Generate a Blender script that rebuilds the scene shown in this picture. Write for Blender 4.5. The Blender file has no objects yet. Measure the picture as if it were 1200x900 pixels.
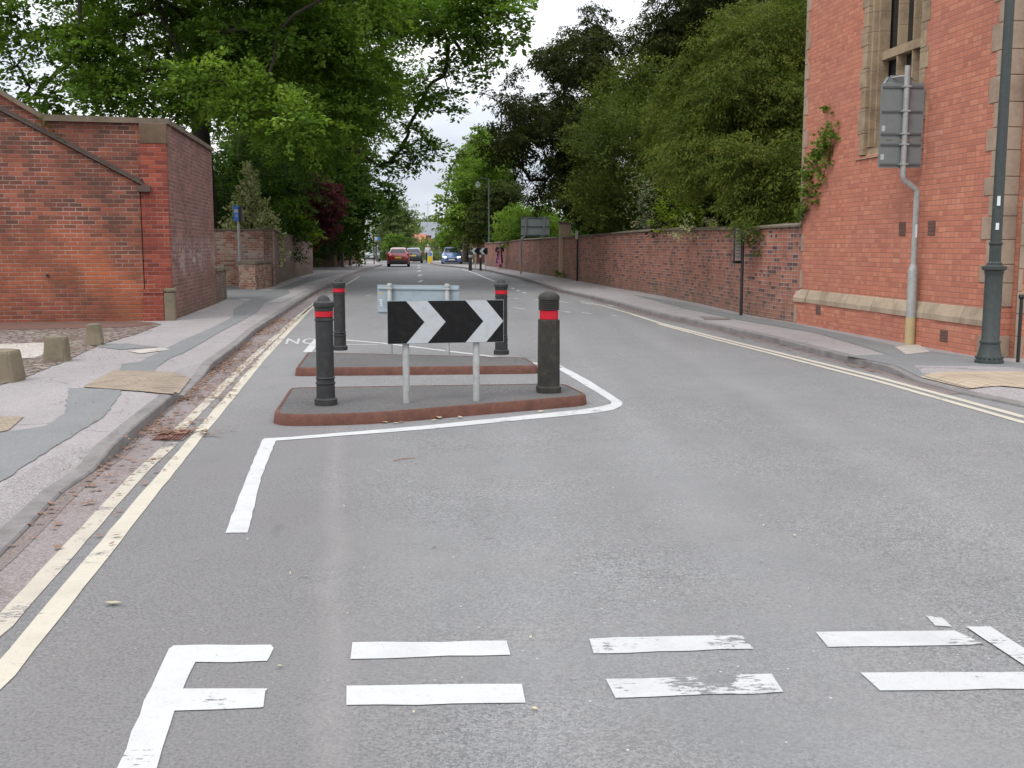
import bpy, math, random
import numpy as np
from mathutils import Vector
from mathutils.geometry import tessellate_polygon
R = math.radians
S = bpy.context.scene
COL = S.collection
F = 1250.0
PITCH = math.atan(162 / 1250)
EYE = 1.6
# ---------------- camera
cam = bpy.data.objects.new('camera', bpy.data.cameras.new('camera'))
COL.objects.link(cam)
cam.location = (0, 0, EYE)
cam.rotation_euler = (math.pi / 2 - PITCH, 0, 0)
cam.data.sensor_width = 36
cam.data.lens = 36 * F / 1200
cam.data.clip_start = 0.05
cam.data.clip_end = 3000
S.camera = cam
# ---------------- overcast sky + soft sun
W = bpy.data.worlds.new('World')
S.world = W
W.use_nodes = True
wt = W.node_tree
for n in list(wt.nodes): wt.nodes.remove(n)
def wn(t, **k):
    n = wt.nodes.new(t)
    for a, b in k.items(): setattr(n, a, b)
    return n
SUN_EL, SUN_AZ = 52, 215      # azimuth clockwise from +Y (the way the camera looks)
sky = wn('ShaderNodeTexSky', sky_type='NISHITA', sun_disc=False)
sky.sun_elevation = R(SUN_EL); sky.sun_rotation = R(SUN_AZ)
sky.air_density = 1.5; sky.dust_density = 3.0
tc = wn('ShaderNodeTexCoord')
sep = wn('ShaderNodeSeparateXYZ'); wt.links.new(tc.outputs['Generated'], sep.inputs[0])
mp = wn('ShaderNodeMapping'); mp.inputs['Scale'].default_value = (1.0, 1.0, 3.6)
wt.links.new(tc.outputs['Generated'], mp.inputs['Vector'])
nz = wn('ShaderNodeTexNoise'); nz.inputs['Scale'].default_value = 2.6; nz.inputs['Detail'].default_value = 6
nz.inputs['Roughness'].default_value = 0.5
wt.links.new(mp.outputs[0], nz.inputs['Vector'])
cr = wn('ShaderNodeValToRGB')
cr.color_ramp.elements[0].position = 0.38; cr.color_ramp.elements[0].color = (6.3, 6.9, 7.8, 1)
cr.color_ramp.elements[1].position = 0.60; cr.color_ramp.elements[1].color = (10.6, 10.6, 10.7, 1)
wt.links.new(nz.outputs['Fac'], cr.inputs[0])
# an overcast dome is about three times brighter overhead than at the horizon
el = wn('ShaderNodeMapRange'); el.inputs['From Min'].default_value = 0.0; el.inputs['From Max'].default_value = 1.0
el.inputs['To Min'].default_value = 1.06; el.inputs['To Max'].default_value = 2.9
wt.links.new(sep.outputs['Z'], el.inputs['Value'])
mu = wn('ShaderNodeVectorMath', operation='SCALE')
wt.links.new(cr.outputs[0], mu.inputs[0]); wt.links.new(el.outputs[0], mu.inputs['Scale'])
mx = wn('ShaderNodeMix', data_type='RGBA'); mx.inputs[0].default_value = 0.93
wt.links.new(sky.outputs[0], mx.inputs[6]); wt.links.new(mu.outputs[0], mx.inputs[7])
bg = wn('ShaderNodeBackground'); bg.inputs['Strength'].default_value = 0.1
wt.links.new(mx.outputs[2], bg.inputs['Color'])
wo = wn('ShaderNodeOutputWorld'); wt.links.new(bg.outputs[0], wo.inputs[0])
sd = bpy.data.lights.new('sun', 'SUN'); sd.energy = 1.5; sd.angle = R(18); sd.color = (1, 0.965, 0.91)
sun = bpy.data.objects.new('sun', sd); COL.objects.link(sun)
sdir = Vector((math.sin(R(SUN_AZ)) * math.cos(R(SUN_EL)), math.cos(R(SUN_AZ)) * math.cos(R(SUN_EL)), math.sin(R(SUN_EL))))
sun.rotation_euler = sdir.to_track_quat('Z', 'Y').to_euler(); sun.location = (0, 0, 30)
S.view_settings.view_transform = 'Standard'; S.view_settings.look = 'None'
S.view_settings.exposure = 0.0; S.view_settings.gamma = 1.0
S.view_settings.use_curve_mapping = False
S.render.engine = 'CYCLES'
S.cycles.max_bounces = 6; S.cycles.transparent_max_bounces = 8

# ---------------- measuring helpers: where a sight line meets the ground or a wall
def ray(u, v):
    x = (u - 600) / F; y = -(v - 450) / F
    return (x, math.cos(PITCH) + y * math.sin(PITCH), -math.sin(PITCH) + y * math.cos(PITCH))
def G(u, v, z=0.0):
    d = ray(u, v); t = (z - EYE) / d[2]; return (d[0] * t, d[1] * t)
def P(u, v, Y):
    d = ray(u, v); t = Y / d[1]; return Vector((d[0] * t, Y, EYE + d[2] * t))

# ---------------- node helper
class Mat:
    def __init__(s, name):
        s.m = bpy.data.materials.new(name); s.m.use_nodes = True
        s.t = s.m.node_tree
        for n in list(s.t.nodes): s.t.nodes.remove(n)
        s.out = s.t.nodes.new('ShaderNodeOutputMaterial')
    def n(s, typ, ins=None, **at):
        n = s.t.nodes.new(typ)
        for a, b in at.items(): setattr(n, a, b)
        for k, v in (ins or {}).items():
            if isinstance(v, bpy.types.NodeSocket): s.t.links.new(v, n.inputs[k])
            else: n.inputs[k].default_value = v
        return n
    def math(s, op, a, b=0.0, c=None, clamp=False):
        d = {0: a, 1: b}
        if c is not None: d[2] = c
        return s.n('ShaderNodeMath', d, operation=op, use_clamp=clamp).outputs[0]
    def mix(s, f, a, b, mode='MIX'):
        def c(v): return v if isinstance(v, bpy.types.NodeSocket) else (*v, 1)[:4]
        return s.n('ShaderNodeMix', {0: f, 6: c(a), 7: c(b)}, data_type='RGBA', blend_type=mode).outputs[2]
    def ramp(s, f, stops, interp='LINEAR'):
        n = s.n('ShaderNodeValToRGB', {0: f}); r = n.color_ramp; r.interpolation = interp
        while len(r.elements) < len(stops): r.elements.new(0.5)
        for e, (p, c) in zip(r.elements, stops):
            e.position = p; e.color = (*c, 1) if not isinstance(c, (int, float)) else (c, c, c, 1)
        return n.outputs[0]
    def noise(s, v, scale, detail=3, rough=0.55, out='Fac', dist=0.0):
        return s.n('ShaderNodeTexNoise', {'Vector': v, 'Scale': scale, 'Detail': detail, 'Roughness': rough, 'Distortion': dist}).outputs[out]
    def bsdf(s, col, rough=0.8, bump=None, bstr=0.3, bdist=0.01, metal=0.0, spec=0.3, **ex):
        ins = {'Base Color': col if isinstance(col, bpy.types.NodeSocket) else (*col, 1), 'Roughness': rough, 'Metallic': metal, 'Specular IOR Level': spec}
        ins.update(ex)
        p = s.n('ShaderNodeBsdfPrincipled', ins)
        if bump is not None:
            b = s.n('ShaderNodeBump', {'Height': bump, 'Strength': bstr, 'Distance': bdist})
            s.t.links.new(b.outputs[0], p.inputs['Normal'])
        s.t.links.new(p.outputs[0], s.out.inputs[0])
        return s.m
    def obj(s): return s.n('ShaderNodeTexCoord').outputs['Object']
    def pos(s): return s.n('ShaderNodeNewGeometry').outputs['Position']
    def uv(s): return s.n('ShaderNodeTexCoord').outputs['UV']

def plain(name, col, rough=0.6, metal=0.0, var=0.12, scale=6.0, spec=0.4, dirt=None, **ex):
    m = Mat(name); o = m.obj()
    a = m.noise(o, scale, 4); b = m.noise(o, scale * 9, 2)
    f = m.math('ADD', m.math('MULTIPLY', a, 0.7), m.math('MULTIPLY', b, 0.3))
    c = m.mix(f, [x * (1 - var * 2) for x in col], [min(1, x * (1 + var * 2)) for x in col])
    if dirt:
        c = m.mix(m.ramp(m.noise(o, scale * 2.3, 5, 0.65), [(0.48, 0.0), (0.7, 0.7)]), c, dirt)
    return m.bsdf(c, rough, bump=b, bstr=0.15, bdist=0.004, metal=metal, spec=spec, **ex)

def asphalt_color(m, p, base, tint, grain=1.0):
    """aggregate speckle, smooth worn zones, tar blotches, pink-brown dust"""
    vor = m.n('ShaderNodeTexVoronoi', {'Vector': p, 'Scale': 95.0}, feature='F1')
    vcol = m.n('ShaderNodeSeparateColor', {0: vor.outputs['Color']}).outputs[0]
    fine = m.noise(p, 170, 2, 0.6)
    big = m.noise(p, 0.35, 4, 0.6); mid = m.noise(p, 2.3, 5, 0.62)
    stre = m.noise(m.n('ShaderNodeMapping', {'Vector': p, 'Rotation': (0, 0, R(-3)), 'Scale': (1.9, 0.16, 1)}).outputs[0], 1.0, 4, 0.6)
    v = m.math('ADD', 0.62, m.math('MULTIPLY', big, 0.34))
    v = m.math('ADD', v, m.math('MULTIPLY', mid, 0.22))
    v = m.math('ADD', v, m.math('MULTIPLY', stre, 0.22))
    g = m.math('MULTIPLY', m.math('SUBTRACT', vcol, 0.5), 0.62 * grain)
    g = m.math('ADD', g, m.math('MULTIPLY', m.math('SUBTRACT', fine, 0.5), 1.5 * grain))
    rough_zone = m.ramp(m.noise(p, 0.55, 3), [(0.40, 0.30), (0.62, 1.0)])
    v = m.math('ADD', v, m.math('MULTIPLY', g, rough_zone))
    pits = m.ramp(m.noise(p, 62, 2, 0.5), [(0.27, 0.0), (0.34, 1.0)])
    v = m.math('MULTIPLY', v, m.math('ADD', 0.6, m.math('MULTIPLY', pits, 0.4)))
    spark = m.ramp(m.n('ShaderNodeSeparateColor', {0: m.n('ShaderNodeTexVoronoi', {'Vector': p, 'Scale': 38.0}).outputs['Color']}).outputs[1], [(0.975, 0.0), (0.985, 1.0)])
    spd = m.ramp(m.n('ShaderNodeTexVoronoi', {'Vector': p, 'Scale': 38.0}).outputs['Distance'], [(0.16, 1.0), (0.24, 0.0)])
    v = m.math('ADD', v, m.math('MULTIPLY', m.math('MULTIPLY', spark, spd), 1.3))
    c = m.mix(1.0, base, m.n('ShaderNodeCombineColor', {0: v, 1: v, 2: v}).outputs[0], 'MULTIPLY')
    dust = m.ramp(m.noise(p, 0.9, 6, 0.65), [(0.5, 0.0), (0.72, 0.55)])
    c = m.mix(dust, c, m.mix(1.0, tint, m.n('ShaderNodeCombineColor', {0: v, 1: v, 2: v}).outputs[0], 'MULTIPLY'))
    blot = m.ramp(m.noise(p, 5.5, 2, 0.4), [(0.76, 0.0), (0.78, 0.4)])
    c = m.mix(blot, c, (0.05, 0.05, 0.052))
    return c, m.math('ADD', vcol, m.math('MULTIPLY', fine, 1.5))

def asphalt(name, base, tint, grain=1.0, crack=0.0, tracks=False):
    m = Mat(name); p = m.pos()
    c, h = asphalt_color(m, p, base, tint, grain)
    if tracks:       # coarse darker strip on the left, dusty pale streak, smooth tyre-polished lanes, sealed seams, oil spots
        sp = m.n('ShaderNodeSeparateXYZ', {0: p}); x, y = sp.outputs[0], sp.outputs[1]
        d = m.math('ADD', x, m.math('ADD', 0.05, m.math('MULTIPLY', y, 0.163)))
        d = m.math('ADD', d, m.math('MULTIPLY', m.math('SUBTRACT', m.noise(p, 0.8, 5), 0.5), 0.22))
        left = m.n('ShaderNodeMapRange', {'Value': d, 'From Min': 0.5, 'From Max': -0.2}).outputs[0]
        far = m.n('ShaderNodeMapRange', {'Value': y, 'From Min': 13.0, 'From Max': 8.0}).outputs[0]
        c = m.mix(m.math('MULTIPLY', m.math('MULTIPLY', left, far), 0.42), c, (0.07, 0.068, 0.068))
        g2 = m.ramp(m.noise(p, 75, 3, 0.7), [(0.38, 0.0), (0.62, 1.0)])
        c = m.mix(m.math('MULTIPLY', m.math('MULTIPLY', left, g2), 0.42), c, (0.26, 0.24, 0.235))
        st = m.ramp(m.math('ABSOLUTE', d), [(0.0, 0.34), (0.10, 0.0)])
        c = m.mix(m.math('MULTIPLY', st, m.math('MULTIPLY', far, m.noise(p, 7, 4, 0.7))), c, (0.34, 0.30, 0.29))
        for x0, w_, k in ((1.3, .40, .16), (2.9, .35, .14), (0.2, .3, .10)):
            q = m.math('ABSOLUTE', m.math('SUBTRACT', m.math('ADD', x, m.math('MULTIPLY', y, 0.02)), x0))
            f = m.math('MULTIPLY', m.n('ShaderNodeMapRange', {'Value': q, 'From Min': w_, 'From Max': 0.0}).outputs[0], k)
            c = m.mix(f, c, (0.27, 0.27, 0.272))
        oil = m.ramp(m.noise(m.n('ShaderNodeMapping', {'Vector': p, 'Scale': (1.0, 0.45, 1)}).outputs[0], 3.2, 2, 0.4), [(0.70, 0.0), (0.78, 0.35)])
        c = m.mix(oil, c, (0.08, 0.08, 0.08))
        wv = m.math('ADD', m.math('ABSOLUTE', m.math('SUBTRACT', m.math('ADD', x, m.math('MULTIPLY', m.noise(p, 0.5, 3), 0.35)), 2.15)), 0.0)
        seam = m.math('MULTIPLY', m.math('LESS_THAN', wv, 0.005), m.ramp(m.noise(p, 1.0, 2), [(0.50, 0.0), (0.6, 0.3)]))
        c = m.mix(seam, c, (0.07, 0.07, 0.07))
    if crack:
        d = m.n('ShaderNodeVectorMath', {0: p, 1: m.n('ShaderNodeVectorMath', {0: m.noise(p, 1.2, 4, out='Color'), 'Scale': 0.7}, operation='SCALE').outputs[0]}, operation='ADD').outputs[0]
        e = m.n('ShaderNodeTexVoronoi', {'Vector': d, 'Scale': 0.42}, feature='DISTANCE_TO_EDGE').outputs['Distance']
        k = m.ramp(e, [(0.0, 1.0), (0.007, 0.8), (0.012, 0.0)])
        k = m.math('MULTIPLY', k, m.ramp(m.noise(p, 0.8, 2), [(0.45, 0.0), (0.55, crack)]))
        c = m.mix(k, c, (0.045, 0.042, 0.04))
    return m.bsdf(c, 0.92, bump=h, bstr=0.35, bdist=0.004, spec=0.25)

def paint(name, col, wear=0.42, road=(0.15, 0.15, 0.153)):
    """thermoplastic line paint, chipped down to the asphalt in places"""
    m = Mat(name); p = m.pos()
    a, h = asphalt_color(m, p, road, (0.16, 0.145, 0.135))
    big = m.noise(p, 1.7, 3, 0.6)
    st = m.n('ShaderNodeMapping', {'Vector': p, 'Scale': (0.35, 1.0, 1)}).outputs[0]
    sm = m.noise(st, 55, 5, 0.75)
    f = m.math('ADD', m.math('MULTIPLY', big, 0.9), m.math('MULTIPLY', sm, 0.75))
    k = m.ramp(f, [(0.0, 0.0), (wear + 0.30, 0.0), (wear + 0.335, 1.0)])
    pc = m.mix(m.noise(p, 14, 4, 0.7), [x * 0.86 for x in col], [min(1, x * 1.08) for x in col])
    pc = m.mix(m.ramp(m.noise(p, 3.0, 4), [(0.5, 0.0), (0.8, 0.4)]), pc, [x * 0.62 for x in col])
    pc = m.mix(m.ramp(m.noise(p, 120, 2), [(0.28, 0.35), (0.4, 0.0)]), pc, [x * 0.4 for x in col])
    return m.bsdf(m.mix(k, a, pc), 0.75, bump=h, bstr=0.15, bdist=0.002, spec=0.3)

def brick(name, stops, mortar, bw=0.235, bh=0.082, ms=0.009, grime=0.5, gcol=(0.07, 0.05, 0.042), white=0.0, wz=(0.6, 1.6), flemish=0.0, erode=0.0, rel=1.0, warm=None, low=None, moss=0.0):
    m = Mat(name); uv = m.uv()
    wob = m.noise(uv, 9, 3, 0.6, 'Color')
    uvw = m.n('ShaderNodeVectorMath', {0: uv, 1: m.n('ShaderNodeVectorMath', {0: m.n('ShaderNodeVectorMath', {0: wob, 1: (0.5, 0.5, 0.5)}, operation='SUBTRACT').outputs[0], 'Scale': 0.016}, operation='SCALE').outputs[0]}, operation='ADD').outputs[0]
    sp = m.n('ShaderNodeSeparateXYZ', {0: uvw}); sp0 = m.n('ShaderNodeSeparateXYZ', {0: uv})
    vy = m.math('DIVIDE', sp.outputs[1], bh); row = m.math('FLOOR', vy)
    odd = m.math('FLOORED_MODULO', row, 2.0)
    if flemish:      # every fourth course is laid as headers
        hd = m.math('LESS_THAN', m.math('FLOORED_MODULO', row, flemish), 0.5)
        w = m.math('MULTIPLY', bw, m.math('SUBTRACT', 1.0, m.math('MULTIPLY', hd, 0.5)))
    else: w = bw
    ux = m.math('ADD', m.math('DIVIDE', sp.outputs[0], w), m.math('MULTIPLY', odd, 0.5))
    col = m.math('FLOOR', ux)
    fx = m.math('SUBTRACT', ux, col); fy = m.math('SUBTRACT', vy, row)
    dx = m.math('MULTIPLY', m.math('MINIMUM', fx, m.math('SUBTRACT', 1.0, fx)), w)
    dy = m.math('MULTIPLY', m.math('MINIMUM', fy, m.math('SUBTRACT', 1.0, fy)), bh)
    d = m.math('MINIMUM', dx, dy)
    mm = m.n('ShaderNodeMapRange', {'Value': d, 'From Min': ms * 0.35, 'From Max': ms * 0.8}).outputs[0]   # 0 mortar, 1 brick
    cell = m.n('ShaderNodeCombineXYZ', {0: col, 1: row})
    wn1 = m.n('ShaderNodeTexWhiteNoise', {'Vector': cell.outputs[0]}, noise_dimensions='3D')
    area = m.noise(uv, 1.1, 3, 0.55)
    f = m.math('ADD', m.math('MULTIPLY', wn1.outputs[0], 0.8), m.math('MULTIPLY', m.math('SUBTRACT', area, 0.45), 0.55), clamp=True)
    bc = m.ramp(f, stops)
    bc = m.mix(m.math('MULTIPLY', m.noise(uv, 60, 4, 0.7), 0.5), bc, m.mix(1.0, bc, (0.45, 0.42, 0.42), 'MULTIPLY'))
    mo = m.mix(m.noise(uv, 30, 3), [x * 0.75 for x in mortar], [x * 1.15 for x in mortar])
    lost = m.ramp(m.noise(uv, 1.7, 4, 0.6), [(0.42, 0.0), (0.6, 1.0)])
    mo = m.mix(m.math('MULTIPLY', lost, 0.6), mo, m.mix(0.5, bc, gcol))
    c = m.mix(mm, mo, bc)
    if warm:         # a zone of fresher, more orange brick
        c = m.mix(m.math('MULTIPLY', m.math('MULTIPLY', m.ramp(m.noise(uv, 0.6, 4, 0.5), [(0.35, 0.0), (0.58, 0.85)]), m.n('ShaderNodeMapRange', {'Value': m.math('ADD', sp0.outputs[1], m.math('MULTIPLY', m.noise(uv, 0.7, 3), 1.2)), 'From Min': 2.9, 'From Max': 1.6}).outputs[0]), mm), c, warm)
    g1 = m.ramp(m.noise(uv, 0.8, 6, 0.62), [(0.40, 0.0), (0.70, grime)])
    c = m.mix(g1, c, gcol)
    if low:          # damp band above the pavement: (top height, strength, colour)
        b = m.n('ShaderNodeMapRange', {'Value': m.math('ADD', sp0.outputs[1], m.math('MULTIPLY', m.noise(uv, 1.5, 4), 0.8)), 'From Min': low[0] + 0.4, 'From Max': 0.35, 'To Min': 0.0, 'To Max': low[1]}).outputs[0]
        c = m.mix(b, c, low[2])
    if white:
        zz = m.n('ShaderNodeMapRange', {'Value': sp0.outputs[1], 'From Min': wz[0], 'From Max': (wz[0] + wz[1]) / 2}).outputs[0]
        z2 = m.n('ShaderNodeMapRange', {'Value': sp0.outputs[1], 'From Min': wz[1], 'From Max': (wz[0] + wz[1]) / 2}).outputs[0]
        band = m.math('MULTIPLY', zz, z2)
        wsp = m.ramp(m.math('ADD', m.math('MULTIPLY', m.noise(uv, 9, 5, 0.7), 0.65), m.math('MULTIPLY', m.noise(uv, 1.3, 2), 0.42)), [(0.52, 0.0), (0.62, 1.0)])
        c = m.mix(m.math('MULTIPLY', m.math('MULTIPLY', wsp, band), white), c, (0.42, 0.37, 0.36))
    if moss:
        c = m.mix(m.math('MULTIPLY', m.ramp(m.noise(uv, 2.2, 5, 0.6), [(0.5, 0.0), (0.68, 1.0)]), m.n('ShaderNodeMapRange', {'Value': sp0.outputs[1], 'From Min': 1.3, 'From Max': 0.1, 'To Max': moss}).outputs[0]), c, (0.06, 0.075, 0.03))
    h = m.math('ADD', m.math('MULTIPLY', mm, 0.7), m.math('MULTIPLY', m.noise(uv, 45, 4, 0.7), 0.35 + erode))
    h = m.math('ADD', h, m.math('MULTIPLY', wn1.outputs[0], 0.3))
    return m.bsdf(c, 0.92, bump=h, bstr=0.8 * rel, bdist=0.012, spec=0.2)

def stone(name, col, dark, scale=3.0, joints=None, green=0.0):
    m = Mat(name); o = m.pos()
    c = m.mix(m.noise(o, scale, 5, 0.65), [x * 0.72 for x in col], [min(1, x * 1.2) for x in col])
    c = m.mix(m.ramp(m.noise(o, scale * 0.6, 6, 0.7), [(0.45, 0.0), (0.68, 0.85)]), c, dark)
    if green: c = m.mix(m.ramp(m.noise(o, scale * 2, 4, 0.7), [(0.5, 0.0), (0.7, green)]), c, (0.09, 0.11, 0.05))
    if joints:
        uv = m.uv(); sp = m.n('ShaderNodeSeparateXYZ', {0: uv})
        fy = m.math('FRACT', m.math('DIVIDE', sp.outputs[joints[0]], joints[1]))
        k = m.ramp(fy, [(0.0, 1.0), (joints[2], 1.0), (joints[2] + 0.01, 0.0)])
        c = m.mix(k, c, dark)
    return m.bsdf(c, 0.9, bump=m.noise(o, scale * 14, 5, 0.7), bstr=0.5, bdist=0.01, spec=0.2)

def leafmat(name, stops, trans=0.35):
    m = Mat(name)
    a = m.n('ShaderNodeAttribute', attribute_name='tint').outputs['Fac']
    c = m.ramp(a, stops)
    d = m.n('ShaderNodeBsdfPrincipled', {'Base Color': c, 'Roughness': 0.7, 'Specular IOR Level': 0.08})
    t = m.n('ShaderNodeBsdfTranslucent', {'Color': m.mix(1.0, c, (1.5, 1.7, 0.7), 'MULTIPLY')})
    x = m.n('ShaderNodeMixShader', {0: trans}); m.t.links.new(d.outputs[0], x.inputs[1]); m.t.links.new(t.outputs[0], x.inputs[2])
    m.t.links.new(x.outputs[0], m.out.inputs[0])
    return m.m

# ---------------- mesh helper
class MB:
    def __init__(s): s.v = []; s.f = []; s.uvf = {}; s.mi = []; s.cur = 0
    def add(s, vs, fs, uvs=None):
        b = len(s.v); s.v += [tuple(v) for v in vs]
        for i, f in enumerate(fs):
            if uvs: s.uvf[len(s.f)] = uvs[i]
            s.f.append([b + k for k in f]); s.mi.append(s.cur)
        return s
    def box(s, c, d, rz=0.0, ry=0.0, rx=0.0):
        x, y, z = d[0] / 2, d[1] / 2, d[2] / 2
        from mathutils import Euler
        M = Euler((rx, ry, rz)).to_matrix(); c = Vector(c)
        vs = [c + M @ Vector((i * x, j * y, k * z)) for i in (-1, 1) for j in (-1, 1) for k in (-1, 1)]
        return s.add(vs, [(0, 1, 3, 2), (4, 6, 7, 5), (0, 4, 5, 1), (2, 3, 7, 6), (0, 2, 6, 4), (1, 5, 7, 3)])
    def bb(s, x0, x1, y0, y1, z0, z1): return s.box(((x0 + x1) / 2, (y0 + y1) / 2, (z0 + z1) / 2), (abs(x1 - x0), abs(y1 - y0), abs(z1 - z0)))
    def prism(s, poly, z0, z1, top=True, bot=True):
        n = len(poly)
        if sum(poly[i][0] * poly[(i + 1) % n][1] - poly[(i + 1) % n][0] * poly[i][1] for i in range(n)) < 0: poly = poly[::-1]
        vs = [(p[0], p[1], z0) for p in poly] + [(p[0], p[1], z1) for p in poly]
        fs = [(i, (i + 1) % n, n + (i + 1) % n, n + i) for i in range(n)]
        s.add(vs, fs)
        if top: s.sheet(poly, z1)
        if bot: s.sheet(poly, z0)
        return s
    def sheet(s, poly, z):
        zf = z if callable(z) else (lambda x, y: z)
        vs = [(p[0], p[1], zf(p[0], p[1])) for p in poly]
        ts = tessellate_polygon([[Vector((v[0], v[1], 0)) for v in vs]])
        out = []
        for t in ts:
            a, b, c = [vs[i] for i in t]
            cr_ = (b[0] - a[0]) * (c[1] - a[1]) - (b[1] - a[1]) * (c[0] - a[0])
            out.append(t if cr_ > 0 else (t[0], t[2], t[1]))
        return s.add(vs, out)
    def vprism(s, poly, y0, y1):     # poly in (x, z), extruded along y
        n = len(poly)
        vs = [(p[0], y0, p[1]) for p in poly] + [(p[0], y1, p[1]) for p in poly]
        fs = [(i, (i + 1) % n, n + (i + 1) % n, n + i) for i in range(n)]
        ts = tessellate_polygon([[Vector((p[0], p[1], 0)) for p in poly]])
        fs += [tuple(t) for t in ts] + [tuple(n + i for i in t[::-1]) for t in ts]
        return s.add(vs, fs)
    def tube(s, path, rad, seg=8, cap=True):
        path = [Vector(p) for p in path]; n = len(path)
        if not hasattr(rad, '__len__'): rad = [rad] * n
        vs = []; up = Vector((0.13, 0.31, 0.94)).normalized()
        for i, p in enumerate(path):
            t = (path[min(i + 1, n - 1)] - path[max(i - 1, 0)]).normalized()
            a = t.cross(up)
            if a.length < 0.2: a = t.cross(Vector((1, 0.2, 0)))
            a.normalize(); b = t.cross(a)
            for k in range(seg):
                q = 2 * math.pi * k / seg
                vs.append(p + (a * math.cos(q) + b * math.sin(q)) * rad[i])
        fs = [(i * seg + k, i * seg + (k + 1) % seg, (i + 1) * seg + (k + 1) % seg, (i + 1) * seg + k) for i in range(n - 1) for k in range(seg)]
        if cap: fs += [tuple(range(seg))[::-1], tuple((n - 1) * seg + k for k in range(seg))]
        return s.add(vs, fs)
    def lathe(s, prof, c=(0, 0, 0), seg=24, axis='z', flute=0.0):
        vs = []
        for r, h in prof:
            for k in range(seg):
                q = 2 * math.pi * k / seg; rr = r * (1 + (flute if k % 2 else 0))
                if axis == 'z': vs.append((c[0] + rr * math.cos(q), c[1] + rr * math.sin(q), c[2] + h))
                else: vs.append((c[0] + rr * math.cos(q), c[1] + h, c[2] + rr * math.sin(q)))
        n = len(prof)
        fs = [(i * seg + k, i * seg + (k + 1) % seg, (i + 1) * seg + (k + 1) % seg, (i + 1) * seg + k) for i in range(n - 1) for k in range(seg)]
        fs += [tuple(range(seg))[::-1], tuple((n - 1) * seg + k for k in range(seg))]
        return s.add(vs, fs)
    def build(s, name, mat, parent=None, off=(0, 0, 0), smooth=False, bevel=0.0, loc=None):
        me = bpy.data.meshes.new(name)
        off = Vector(off)
        V = [Vector(v) for v in s.v]
        me.from_pydata([v - off for v in V], [], s.f)
        uvl = me.uv_layers.new(name='UVMap')
        d = np.zeros(len(me.loops) * 2, dtype=np.float32)
        for pi, p in enumerate(me.polygons):
            if pi in s.uvf:
                for li, q in zip(p.loop_indices, s.uvf[pi]): d[2 * li] = q[0]; d[2 * li + 1] = q[1]
                continue
            nn = p.normal
            if abs(nn.z) < 0.6:
                t = Vector((-nn.y, nn.x, 0)).normalized()
                for li in p.loop_indices:
                    v = V[me.loops[li].vertex_index]; d[2 * li] = v.dot(t); d[2 * li + 1] = v.z
            else:
                for li in p.loop_indices:
                    v = V[me.loops[li].vertex_index]; d[2 * li] = v.x; d[2 * li + 1] = v.y
        uvl.data.foreach_set('uv', d)
        ms = mat if isinstance(mat, (list, tuple)) else [mat]
        for x in ms: me.materials.append(x)
        if len(ms) > 1: me.polygons.foreach_set('material_index', s.mi)
        if smooth:
            me.polygons.foreach_set('use_smooth', [True] * len(me.polygons))
            try: me.set_sharp_from_angle(angle=R(38))
            except Exception: pass
        o = bpy.data.objects.new(name, me); COL.objects.link(o)
        if parent: o.parent = parent
        if loc is not None: o.location = loc
        if bevel:
            b = o.modifiers.new('bevel', 'BEVEL'); b.width = bevel; b.segments = 2; b.limit_method = 'ANGLE'; b.angle_limit = R(35)
        return o

def tag(o, label=None, cat=None, group=None, kind=None):
    if label: o['label'] = label
    if cat: o['category'] = cat
    if group: o['group'] = group
    if kind: o['kind'] = kind
    return o
def thing(name, label, cat, loc=(0, 0, 0), rz=0.0, group=None):
    o = bpy.data.objects.new(name, None); COL.objects.link(o)
    o.empty_display_size = 0.2
    o.location = loc; o.rotation_euler = (0, 0, rz)
    return tag(o, label, cat, group)
def clone(root, loc, rz=None, label=None):
    r = root.copy(); COL.objects.link(r); r.location = loc
    if rz is not None: r.rotation_euler = (0, 0, rz)
    if label: r['label'] = label
    for ch in list(root.children):
        c = ch.copy(); COL.objects.link(c); c.parent = r
        for g in ch.children:
            d = g.copy(); COL.objects.link(d); d.parent = c
    return r
def struct(o): o['kind'] = 'structure'; return o
# ---------------- materials
M = {}
M['road'] = asphalt('road_asphalt', (0.178, 0.176, 0.176), (0.19, 0.176, 0.169), 1.15, tracks=True)
M['pave'] = asphalt('pavement_pinkish_asphalt', (0.262, 0.240, 0.238), (0.25, 0.21, 0.205), 1.0, crack=0.35)
M['trench'] = asphalt('dark_patch_asphalt', (0.168, 0.170, 0.170), (0.165, 0.165, 0.165), 0.6)
M['isl'] = asphalt('island_asphalt', (0.098, 0.095, 0.094), (0.12, 0.10, 0.092), 1.5)
M['pale'] = asphalt('pale_worn_asphalt', (0.31, 0.29, 0.285), (0.28, 0.25, 0.24), 1.0)
M['gutter'] = asphalt('gutter_asphalt', (0.205, 0.175, 0.17), (0.12, 0.085, 0.07), 1.0)
M['white'] = paint('white_paint', (0.47, 0.47, 0.465), 0.36)
M['worn'] = paint('worn_white_paint', (0.44, 0.44, 0.435), 0.41)
M['faint'] = paint('faint_white_paint', (0.42, 0.42, 0.41), 0.50)
M['cream'] = paint('faded_yellow_paint', (0.46, 0.42, 0.345), 0.32, (0.16, 0.15, 0.15))
M['cream_worn'] = paint('worn_yellow_paint', (0.42, 0.38, 0.315), 0.375, (0.16, 0.15, 0.15))
M['kerb'] = stone('kerb_stone', (0.21, 0.195, 0.19), (0.13, 0.115, 0.11), 5)
M['ground'] = plain('garden_soil', (0.07, 0.085, 0.04), 0.95, scale=0.6, var=0.25)
M['rust'] = plain('rusty_iron', (0.115, 0.048, 0.034), 0.8, 0.0, 0.4, 7, 0.3, dirt=(0.06, 0.035, 0.028))
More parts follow.
